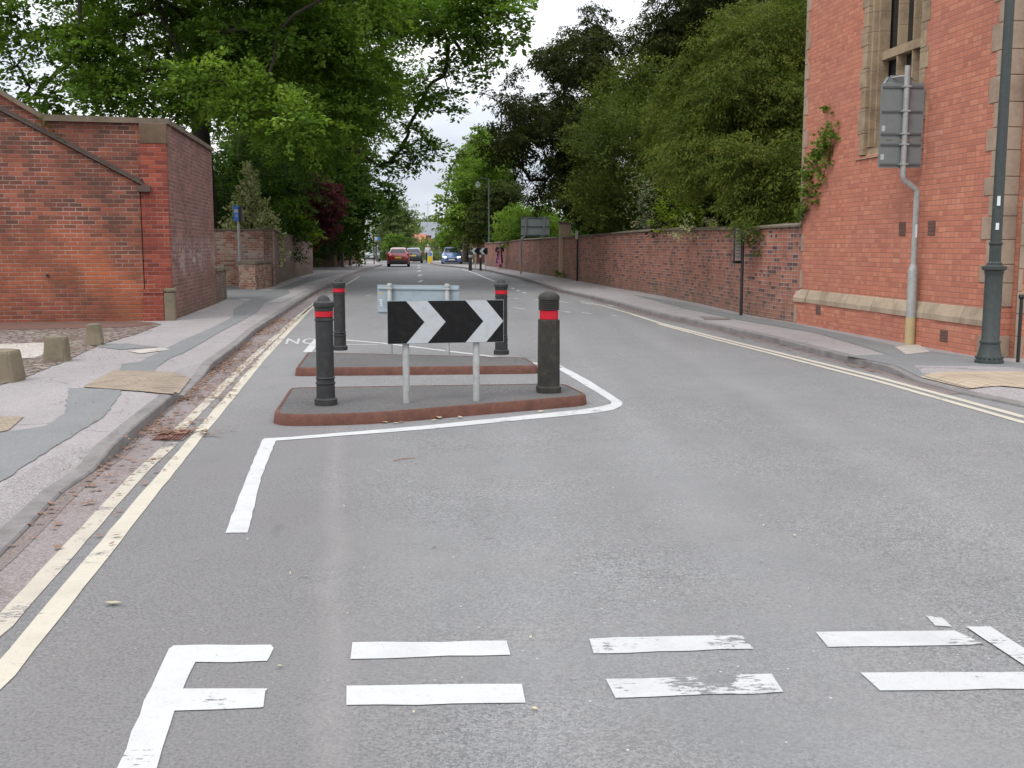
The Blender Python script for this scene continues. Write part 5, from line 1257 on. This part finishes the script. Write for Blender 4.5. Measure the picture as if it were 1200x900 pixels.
# big tree on the left: broad crown hanging over the yard wall and the road
def t1ok(u, v): return v < (150 if u < 235 else 183) and (u > 60 or v < 42 or v > 108) and u < 560 - v * .62
t1 = fill(60, 440, -150, 178, 33, 46, 100, .9, 1.9, 1.0, t1ok)
t1 += [B(-30, 20, 36, 1.1), B(20, 15, 35, 1.1), B(45, 45, 35, 1.0), B(95, 55, 34, 1.2), B(60, 120, 36, 1.2), B(130, 110, 35, 1.3), B(190, 130, 35, 1.3), B(10, 130, 38, .8), B(35, 102, 37, .6, .8), B(18, 78, 36, .35, .8), B(-40, 120, 38, 1.2), B(-80, 60, 38, 2.0)]
t1 += [B(282, 112, 33, .8, 1, .3), B(330, 140, 33, 1.0, 1, .3), B(350, 140, 32, .8, 1, .35), B(230, 90, 32, .9, 1, .35)]
t1 += fill(-100, 480, -400, -150, 32, 50, 14, 3.0, 4.2, .5)
plant('broadleaf_tree', 'huge spreading green tree whose crown fills the upper left above the outbuilding', 'tree', ((245 - 600) / F * 44, 44, -.03), t1, 'l_lime', (9.0, .5), 1, bark='barkdark', K=20, nl=42, size=.15, wid=.6, csize=.62, twigs=3, limbk=.55)
# second tree, its long boughs reach over the road
def t2ok(u, v): return v < (196 if u < 330 else 205) and u < 565 - v * .62
t2 = fill(300, 520, -80, 225, 46, 58, 44, 1.1, 2.2, 1.0, t2ok)
t2 += [B(u, v, Y, r_, d) for u, v, Y, r_, d in [(545, 12, 40, 1.3, 1), (575, 22, 40, .9, .9), (595, 18, 39, .7, .8), (606, 34, 39, .38, .8), (590, 48, 40, .5, .8), (560, 50, 41, .9, .8), (530, 45, 42, 1.2, 1), (585, 72, 40, .42, .7), (565, 84, 41, .5, .7), (545, 78, 42, .6, .7), (520, 90, 43, .8, .8), (500, 105, 44, .8, .8), (528, 112, 43, .55, .7), (535, 125, 43, .3, .7), (510, 122, 44, .5, .7), (490, 130, 45, .8, .8), (478, 150, 46, .8, .8), (495, 160, 46, .5, .7), (512, 174, 46, .25, .7), (500, 166, 46, .35, .7), (470, 175, 47, .8, .8), (487, 183, 47, .45, .7), (484, 192, 47, .3, .7), (460, 190, 48, .6, .8), (445, 195, 48, .8, .8), (515, 20, 42, 1.4, 1), (560, -10, 40, 1.4, 1), (600, -6, 40, .9, .8), (612, 8, 39, .4, .8)]]
plant('broadleaf_tree', 'tall green tree with long boughs reaching over the road into the sky gap', 'tree', (-14.2, 57, -.03), t2, 'l_lime', (9.5, .42), 2, bark='barkdark', K=20, nl=40, size=.16, wid=.6, csize=.6, twigs=5, limbk=.5)
# darker lower trees on the left side further back
def t3ok(u, v): return 130 < v < 306 and u < (425 + (v - 150) * .55 if v < 228 else 469 - (v - 228) * .45)
t3 = fill(285, 478, 140, 292, 66, 80, 66, 1.2, 2.4, 1.0, t3ok) + [B(458, 226, 72, .7), B(464, 232, 72, .5), B(452, 216, 72, .6), B(455, 246, 72, .7)]
plant('broadleaf_tree', 'dark green rounded tree over the far left wall, below the long boughs', 'tree', (-15.5, 74, -.03), t3, 'l_deep', (5, .35), 3, bark='barkdark', K=20, nl=34, size=.22, wid=.65, csize=.8)
plant('evergreen_shrubbery', 'dark shrubs massed in the shade behind the left garden wall', 'shrub', (-14, 56, -.03), fill(255, 345, 180, 272, 50, 60, 22, 1.1, 1.9, 1.0) + fill(255, 330, 190, 270, 56, 64, 14, 1.8, 2.4), 'l_deep', (2, .15), 31, K=13, nl=30, size=.16, csize=.6)
plant('clipped_hedge', 'dark clipped hedge seen between the outbuilding and the variegated holly', 'hedge', (-13.2, 47, -.03), [((-12.8 - k * .9, 47, 1.0 + j * 1.0), (.9, .7, .9)) for k in range(5) for j in range(4)], 'l_hedge', None, 32, K=60, nl=22, size=.08, csize=.25, style='bush', crown='foliage')
plant('variegated_holly', 'conical holly with cream-edged leaves above the pale driveway wall', 'holly', ((296 - 600) / F * 44, 44, -.03), [((( 296 - 600) / F * 44 + rb.uniform(-.12, .12) + s_ * w_, 44 + rb.uniform(-.3, .3), z), (r_, r_, r_ * .7)) for z, w_, r_ in [(1.2, .9, .75), (1.9, .8, .75), (2.5, .55, .65), (3.1, .4, .5), (3.6, .22, .42), (4.1, .1, .3), (4.45, 0, .2), (4.75, 0, .11)] for s_ in (-1, 0, 1)], 'l_var', (3.5, .09), 4, K=95, nl=16, size=.10, wid=.7, csize=.22, style='up')
plant('yellow_green_shrub', 'bright yellow-green shrub leaning over the top of the curving left wall', 'shrub', (-11.1, 52.5, -.03), [B(349, 258, 51, .42), B(355, 262, 52, .5), B(362, 268, 53, .5), B(346, 248, 51, .25), B(370, 276, 54, .4), B(352, 268, 51.5, .5), B(345, 264, 51, .4)], 'l_yel', (2, .05), 5, K=50, nl=18, size=.14, csize=.35, style='bush')
plant('purple_maple', 'dark purple-leaved maple over the end of the curving left wall', 'tree', (-12.3, 63, -.03), [B(372, 228, 62, 1.0, 1), B(385, 218, 62, .8), B(360, 222, 62, .8), B(392, 230, 62, .7), B(376, 245, 63, 1.2), B(386, 255, 62, 1.0), B(392, 243, 62, .7), B(370, 262, 63, 1.0), B(380, 272, 62, .8), B(398, 236, 63, .4), B(352, 213, 61, .6), B(374, 282, 62, .5), B(345, 222, 60, .8), B(356, 234, 60, .8), B(366, 244, 61, .8), B(378, 232, 61, .9), B(384, 264, 62, .8), B(368, 216, 61, .8)], 'l_purple', (3, .12), 6, K=26, nl=26, size=.15, csize=.5)
# far left
plant('round_tree', 'grey-green round tree rising behind the far bus stop flag', 'tree', (-13.5, 122, -.03), fill(436, 482, 245, 292, 118, 126, 22, 1.4, 2.2, 1) + [B(462, 237, 120, 1.3), B(472, 246, 120, 1.1), B(452, 244, 120, 1.3)], 'l_pale', (4, .3), 7, K=9, nl=28, size=.24, csize=.8, group='distant trees')
plant('round_tree', 'small round mid green tree above the red car', 'tree', (-13, 104, -.03), [B(462, 282, 104, 1.0), B(468, 277, 104, .8), B(456, 284, 104, .8), B(463, 288, 104, 1.0), B(470, 288, 104, .8)], 'l_lime', (2, .12), 8, K=16, nl=26, size=.18, csize=.5, group='distant trees')
plant('topiary_tree', 'bright round-clipped yellow-green bush at the end of the far left wall', 'bush', ((423 - 600) / F * 93, 93, -.03), [B(423, 285, 93, .45), B(425, 289, 93, .4), B(421, 290, 93, .4), B(425, 296, 93, .3)], 'l_yel', (1.4, .08), 9, K=50, nl=20, size=.13, csize=.25, style='bush')
plant('hedge', 'bright green garden hedge beyond the red car at the end of the road', 'hedge', (-12, 128, -.03), fill(425, 500, 288, 306, 124, 132, 26, .9, 1.5, 1), 'l_bright', None, 10, K=14, nl=24, size=.2, csize=.5, style='bush', crown='foliage')
plant('purple_maple', 'small dark purple bush far off beside the road end', 'bush', ((475 - 600) / F * 133, 134, -.03), [B(474, 285, 133, 1.2), B(479, 288, 133, 1.0), B(470, 288, 133, 1.0)], 'l_purple', (1, .08), 33, K=14, nl=24, size=.2, csize=.5)
plant('hedge', 'green hedge and shrubs closing the bend behind the keep-left bollard', 'hedge', (-9, 120, -.03), fill(484, 512, 291, 306, 108, 118, 14, .7, 1.1) + fill(500, 560, 298, 307, 112, 122, 14, .7, 1.1), 'l_pale', None, 11, K=18, nl=24, size=.17, csize=.45, style='bush', crown='foliage')
plant('hedge', 'yellow-green shrubs by the road end, just left of the distant house', 'shrub', ((492 - 600) / F * 136, 136, -.03), fill(481, 502, 285, 300, 133, 138, 10, .8, 1.1), 'l_bright', None, 37, K=14, nl=24, size=.2, csize=.5, style='bush', crown='foliage')
# right side far
def t5ok(u, v): return v < (284 if u < 565 else 295) and u < 606 and v > 145 and u > 528 + max(0, 200 - v) * .55 - max(0, v - 200) * .22
t5 = fill(505, 600, 150, 292, 88, 102, 60, 1.0, 2.1, 1.0, t5ok) + [B(566, 155, 94, .8), B(556, 165, 94, .8), B(538, 180, 94, .8), B(527, 200, 94, .6), B(526, 215, 94, .6), B(521, 235, 94, .6), B(517, 250, 94, .6), B(575, 160, 94, 1.0)]
plant('broadleaf_tree', 'tall bright green tree at the right side of the road end', 'tree', (-4.2, 98, -.03), t5, 'l_bright', (6, .35), 12, K=11, nl=34, size=.23, wid=.65, csize=.8)
plant('broadleaf_tree', 'lighter yellow-green tree in front of the distant house, right of the road end', 'tree', (-8.2, 116, -.03), fill(507, 530, 274, 296, 110, 118, 22, .7, 1.2, 1, lambda u, v: u > 507 and v < 292 and v > 264 + max(0, 516 - u) * 1.2), 'l_yel' if 0 else 'l_bright', (3, .2), 34, K=12, nl=26, size=.2, csize=.6)
t6 = []
for k in range(12):
    v = 218 + k * 5.6; w_ = 10 + k * 2.6
    for j in range(5): t6.append(B(588 + rb.uniform(-w_, w_ * .6), v + rb.uniform(-3, 3), 89 + rb.uniform(-2.5, 2.5), (1.6, 1.6, .48), 1.2, rb.uniform(-.1, .2)))
plant('conifer', 'olive-green conifer with drooping tiers behind the far street lamp', 'tree', (-.7, 91, -.03), t6, 'l_con', (7, .25), 13, K=18, nl=30, size=.20, wid=.3, csize=.8, style='conifer', flat_=.4)
plant('shrub', 'bright green bushes spilling over the wall behind the pedestrian and direction sign', 'shrub', (1.9, 72, -.03), fill(598, 650, 255, 282, 68, 74, 26, .8, 1.3, 1) + [B(u, v, 77, .7) for u, v in ((586, 281), (594, 284), (590, 286), (600, 281), (592, 277))] + [B(u, v, 67, .7) for u, v in ((628, 245), (640, 250), (615, 250), (605, 262))], 'l_bright', (1.8, .08), 14, K=26, nl=26, size=.15, csize=.5, style='bush')
# big dark yew, spreading and see-through
def y1ok(u, v): return u > (575 + max(0, 115 - v) * 1.0) and v < 225 - max(0, 640 - u) * .25 and u < 730
y1 = fill(575, 720, 40, 215, 47, 55, 100, .5, 1.0, 1.0, y1ok)
y1 += [B(u, v, 51, r_ * 1.3, .9) for u, v, r_ in [(568, 112, .24), (578, 116, .3), (590, 122, .4), (575, 150, .35), (566, 166, .28), (574, 174, .4), (585, 158, .5), (590, 178, .6), (600, 98, .35), (610, 84, .35), (624, 70, .35), (636, 60, .35), (650, 62, .5), (612, 195, .5), (622, 212, .4), (630, 230, .34), (633, 244, .22), (627, 238, .22), (640, 212, .4), (608, 205, .3), (580, 190, .35), (636, 224, .35), (660, 50, .25), (684, 14, .2), (692, 27, .35), (690, 10, .16), (702, 22, .6), (715, 55, 1.0), (697, 64, .7), (703, 40, .5)]]
plant('yew_tree', 'dark see-through yew spreading from the right over the direction sign', 'tree', (6.2, 54, -.03), y1, 'l_yew', (6, .4), 15, bark='barkdark', K=38, nl=36, size=.15, wid=.35, csize=.5, style='yew', twigs=2, core=.6, limbk=.6)
y2 = fill(690, 930, -130, 140, 46, 58, 56, 1.4, 2.4, 1.0, lambda u, v: u > 712 - v * .25 and v < 170)
plant('yew_tree', 'tall dark evergreen behind the olive yews, at the top of the photo', 'tree', (9.5, 52, -.03), y2, 'l_yew', (6, .45), 16, bark='barkdark', limbs=False, K=20, nl=40, size=.17, wid=.35, csize=.75, style='yew')
# middle bush
y3 = fill(650, 830, 90, 280, 38, 47, 80, .8, 1.5, 1.0, lambda u, v: u > 660 + max(0, 165 - v) * .55 and v > 84 + max(0, 745 - u) * .35 and v < 282)
for u_ in range(664, 768, 7): y3.append(B(u_ + rb.uniform(-2, 2), 84 + max(0, 745 - u_) * .42 + max(0, 700 - u_) * 1.1 + rb.uniform(-4, 6), 42, (.28, .28, .55), 1.2, .2))
y3 += [B(730, 104, 42, .7), B(748, 98, 42, .7), B(765, 98, 42, .9), B(704, 128, 42, .5)]
plant('evergreen_tree', 'rounded mid green evergreen between the direction sign and the big olive yew', 'tree', (6.4, 43, -.03), y3, 'l_bush', (2.5, .3), 17, limbs=False, K=36, nl=38, size=.10, wid=.5, csize=.5, style='bush', core=.8)
plant('evergreen_tree', 'lighter green bush edging the left side of the rounded evergreen', 'bush', (4.2, 54, -.03), [B(u, v, 53.5 + rb.uniform(-1, 1), rb.uniform(.7, .95)) for u, v in ((655, 190), (662, 205), (653, 215), (672, 226), (668, 185), (680, 172), (680, 238), (672, 244), (684, 258), (675, 215), (648, 228), (690, 160))], 'l_bright', (3, .15), 18, K=34, nl=26, size=.14, csize=.45, style='bush')
# big olive yew next to the building
def y4ok(u, v): return u > 764 + max(0, 130 - v) * .62 and v < (240 if u < 860 else 268) and v > 20 - max(0, u - 840) * .4 and u < 990
y4 = fill(765, 960, -40, 262, 26, 31.5, 110, .6, 1.15, 1.0, y4ok)
y4 += [B(775, 152, 28.5, .35), B(770, 178, 28.5, .3), B(773, 200, 28.5, .35), B(800, 80, 28.5, .35), B(812, 62, 28.5, .3), B(850, 22, 28.5, .3), B(868, 10, 28.5, .3), B(790, 100, 28.5, .35)]
for u_, v_ in [(766, 140), (769, 128), (775, 118), (784, 106), (790, 95), (797, 84), (803, 73), (810, 62), (818, 52), (828, 42), (838, 32), (846, 24), (856, 16), (866, 8), (768, 160), (767, 185), (782, 112), (812, 56)]: y4.append(B(u_ + rb.uniform(-3, 3), v_, 28.5, (.2, .2, .42), 1.3, .2))
y4 += fill(852, 945, 175, 262, 23.8, 25.2, 34, .4, .62)
y4 += [B(u, v, 22.9, r_) for u, v, r_ in ((880, 270, .26), (895, 276, .28), (908, 280, .24), (920, 272, .26), (930, 262, .26), (870, 262, .22))]
y4 += [B(u, v, 23.6, r_) for u, v, r_ in ((880, 246, .34), (895, 258, .26), (905, 264, .24), (915, 258, .24), (885, 260, .22), (870, 246, .3), (925, 246, .25), (905, 244, .4), (930, 225, .5), (915, 220, .6))]
plant('yew_tree', 'large olive-green yew growing over the wall right beside the tall building', 'tree', (7.4, 28.5, -.03), y4, 'l_yewg', (3, .4), 19, bark='barkdark', limbs=False, K=58, nl=48, size=.082, wid=.32, csize=.42, style='yew', keep=lambda C: (C[:, 0] < 5.45 + (C[:, 1] - 20.99) * -.12) | (C[:, 1] > 21.15))
plant('evergreen_shrubbery', 'dark undergrowth filling the gap between the right wall coping and the evergreens', 'shrub', (7.5, 44, -.03), fill(665, 800, 225, 278, 47, 52, 26, .9, 1.4) + fill(790, 945, 215, 275, 32.5, 36, 26, .7, 1.1), 'l_yew', None, 52, K=28, nl=30, size=.14, csize=.5, style='bush', crown='foliage')
plant('berry_shrub', 'grey-leaved cotoneaster with orange berries rising over the right wall', 'shrub', ((755 - 600) / F * 35.6, 36.6, -.03), [B(u, v, 35.6, r_ * 1.25) for u, v, r_ in ((745, 205, .22), (752, 218, .28), (760, 230, .3), (748, 245, .3), (757, 255, .35), (745, 262, .3), (765, 215, .25), (768, 260, .3), (760, 270, .3), (750, 235, .25), (770, 240, .25))], 'l_coton', (2.4, .04), 20, K=45, nl=12, size=.09, csize=.34, style='up', core=.3)
plant('lime_shrub', 'lime-green shrub leaning over the right wall below the yews', 'shrub', ((785 - 600) / F * 31.8, 33, -.03), [B(u, v, 31.8, r_ * 1.2) for u, v, r_ in ((783, 222, .25), (790, 240, .4), (800, 250, .45), (778, 255, .35), (812, 258, .35), (785, 265, .35), (795, 228, .3), (775, 240, .25))], 'l_yel', (2.2, .04), 21, K=60, nl=16, size=.09, csize=.3, style='bush', core=.5)
plant('variegated_shrub', 'cream and green variegated shrub spilling over the coping of the right wall', 'shrub', ((812 - 600) / F * 29.5, 29.9, -.03), [B(u, v, 28.7, r_ * 1.15) for u, v, r_ in ((800, 268, .22), (790, 273, .18), (812, 264, .25), (825, 261, .22), (833, 256, .16), (805, 275, .2), (818, 270, .2))], 'l_var', (1.9, .03), 22, K=90, nl=14, size=.10, wid=.4, csize=.25, style='bush', core=.5)
plant('grass_tuft', 'small green weed at the foot of the right garden wall', 'weed', (*G(815, 354, .1), .1), [((G(815, 354, .1)[0], G(815, 354, .1)[1] - .06, .22), (.06, .05, .13))], 'l_lime', None, 23, K=900, nl=10, size=.06, csize=.08, style='up', crown='foliage')
plant('grass_tuft', 'patch of weeds by the right wall below the thin post', 'weed', (*G(655, 325.5, .1), .1), [((G(655, 325.5, .1)[0] + k * .4, G(655, 325.5, .1)[1] - .1 - k * .9, .2), (.3, .25, .16)) for k in range(3)], 'l_bright', None, 24, K=120, nl=10, size=.1, csize=.15, style='up', crown='foliage')
# ivy climbing the building's far edge
def wallp(s_, z, o): q_ = RBc + (RA - RBc).normalized() * s_; n_ = Vector((-(RA - RBc).y, (RA - RBc).x)).normalized(); return (q_.x + n_.x * o, q_.y + n_.y * o, z)
iv = []
for s_, z, r_ in [(5.35, 3.95, .10), (5.5, 3.75, .09), (5.45, 3.55, .2), (5.2, 3.62, .16), (5.7, 3.4, .22), (5.5, 3.3, .2), (5.85, 3.1, .25), (6.0, 2.85, .25), (6.1, 2.6, .25), (6.3, 2.45, .2), (5.35, 3.1, .1), (5.4, 3.25, .1), (5.55, 2.9, .1), (5.75, 2.7, .1), (5.95, 2.5, .12), (6.2, 3.1, .2), (6.35, 2.8, .2), (6.4, 2.2, .2), (5.5, 4.1, .05)]: iv.append((wallp(s_, z, .03), (r_, r_, r_)))
ivb = wallp(6.4, 0, .1)
plant('ivy', 'pale green ivy climbing the far edge of the tall building wall', 'ivy', (ivb[0], ivb[1], .1), iv, 'l_ivy', None, 25, K=520, nl=9, size=.075, wid=.9, csize=.12, style='bush', crown='foliage', core=0,
      keep=lambda C: np.abs((C[:, 0] - RBc.x) * -(RA - RBc).normalized().y + (C[:, 1] - RBc.y) * (RA - RBc).normalized().x - .06) < .07)
plant('ivy', 'small green tuft growing where the two left copings meet', 'ivy', (*(Vector(L0) + fdir * 1.1), 3.9), [((L0[0] + fdir.x * (1.05 + .12 * k), L0[1] + fdir.y * 1.1 - .15, 3.9 - .09 * k), (.12, .08, .09)) for k in range(3)], 'l_deep', None, 26, K=500, nl=8, size=.05, csize=.1, style='bush', crown='foliage', core=0)
# far woods that close the view on both sides
bl = []
for k in range(70):
    u = rb.uniform(-700, 1900); Y = rb.uniform(175, 230)
    if 440 < u < 560: continue
    bl.append(B(u, rb.uniform(262, 288), Y, rb.uniform(4.5, 7), 1))
v, tint, C = foliage(bl, K=2.2, nl=30, size=.8, wid=.6, csize=2.4, seed=40)
wo_ = leafmesh('far_wood', v, tint, M['l_deep'], None, (0, 200, 0)); wo_.location = (0, 200, 0); tag(wo_, 'far-off wood behind the gardens and houses', 'wood', kind='stuff')
v, tint, C = foliage([B(u, 272, 290, 5.0) for u in range(470, 545, 8)], K=2.5, nl=30, size=.6, csize=2.0, seed=41)
wo2 = leafmesh('far_wood', v, tint, M['l_pale'], None, (-20, 290, 0)); wo2.location = (-20, 290, 0); tag(wo2, 'low far-off trees behind the distant slate-roofed house', 'wood', kind='stuff')
# ---------------- leaf litter along the gutters and wall feet
def litter(name, label, spots, mat, size, seed):
    r = random.Random(seed); m = MB()
    for x, y, z in spots:
        L = size * r.uniform(.5, 1.4); a = r.uniform(0, 6.28); t_ = r.uniform(0, .5); w2 = L * r.uniform(.12, .45)
        dx, dy = math.cos(a), math.sin(a)
        h = z + .004 + r.uniform(0, .008)
        m.add([(x, y, h), (x + dx * L * .5 - dy * w2, y + dy * L * .5 + dx * w2, h + L * .25 * t_), (x + dx * L, y + dy * L, h + r.uniform(0, .01)), (x + dx * L * .5 + dy * w2, y + dy * L * .5 - dx * w2, h + .004)], [(0, 1, 2, 3)])
    o = m.build(name, mat); return tag(o, label, 'leaf litter', kind='stuff')
r = random.Random(5); sp = []
kk = [k for k in range(len(KLd) - 1) if 5 < KLd[k][1] < 42]; kn_ = [k for k in kk if 9 < KLd[k][1] < 24]
for i in range(7000):
    k = r.choice(kk if r.random() < .3 else kn_)
    p, n = KLd[k], NL[k]; q_ = KLd[k + 1]; f_ = r.random(); yy = p[1] + (q_[1] - p[1]) * f_
    if (math.sin(yy * 2.3) + math.sin(yy * .9 + 1)) < r.uniform(-2.2, 1.4): continue
    o_ = -(r.random() ** 1.9) * .50 - .01
    sp.append((p[0] + (q_[0] - p[0]) * f_ + n[0] * o_, yy + n[1] * o_, .007))
litter('leaf_litter', 'dry brown leaves and twigs along the left gutter', sp, M['litter'], .045, 1)
sp = []
for i in range(2600):
    k = r.randrange(0, len(KRd) - 1); p, n = KRd[k], NR[k]
    if p[1] > 50 or p[1] < 13.5: continue
    q_ = KRd[k + 1]; f_ = r.random(); o_ = -(r.random() ** 1.8) * .30 - .01
    sp.append((p[0] + (q_[0] - p[0]) * f_ + n[0] * o_, p[1] + (q_[1] - p[1]) * f_ + n[1] * o_, .007))
litter('leaf_litter', 'dry brown leaves along the right gutter', sp, M['litter'], .07, 2)
sp = []
gx_, gy_ = G(215, 509)
for i in range(110): sp.append((gx_ + r.gauss(-.05, .22), gy_ + r.gauss(0, .14), .012 + r.random() * .015))
litter('leaf_litter', 'clump of brown twigs caught on the drain grate', sp, M['litter'], .06, 3)
sp = []
for i in range(500):
    u, v = r.uniform(0, 190), r.uniform(379, 425); sp.append((*G(u, v, .1), .112))
for a, b in zip(RW[:4], RW[1:5]):
    for i in range(90): f_ = r.random(); sp.append((a[0] + (b[0] - a[0]) * f_ - abs(r.gauss(0, .15)) - .05, a[1] + (b[1] - a[1]) * f_, .106))
for i in range(160): sp.append((*G(r.uniform(60, 200), r.uniform(430, 560), .1), .106))
litter('leaf_litter', 'scattered small leaves on the cobbles and pavements', sp, M['litter'], .03, 4)
sp = [(*G(r.uniform(60, 1100), r.uniform(480, 860)), .002) for i in range(46)]
litter('leaf_litter', 'pale scattered petals and specks on the road', sp, M['chip'], .018, 5)
sp = [(*G(u, v), .006) for u, v in ((462, 496), (470, 495), (455, 496.5), (515, 492), (528, 491.5), (540, 491), (505, 494), (122, 709), (630, 484))]
litter('leaf_litter', 'pale green fallen leaves by the front island kerb', sp, M['chip'], .07, 6)
tw = MB(); a = G(461, 541); tw.tube([(a[0], a[1], .006), (a[0] + .07, a[1] + .06, .012), (a[0] + .15, a[1] + .11, .006)], [.003, .004, .002], 5)
tag(tw.build('twig', M['litter']), 'small brown twig lying on the road in front of the island', 'twig')
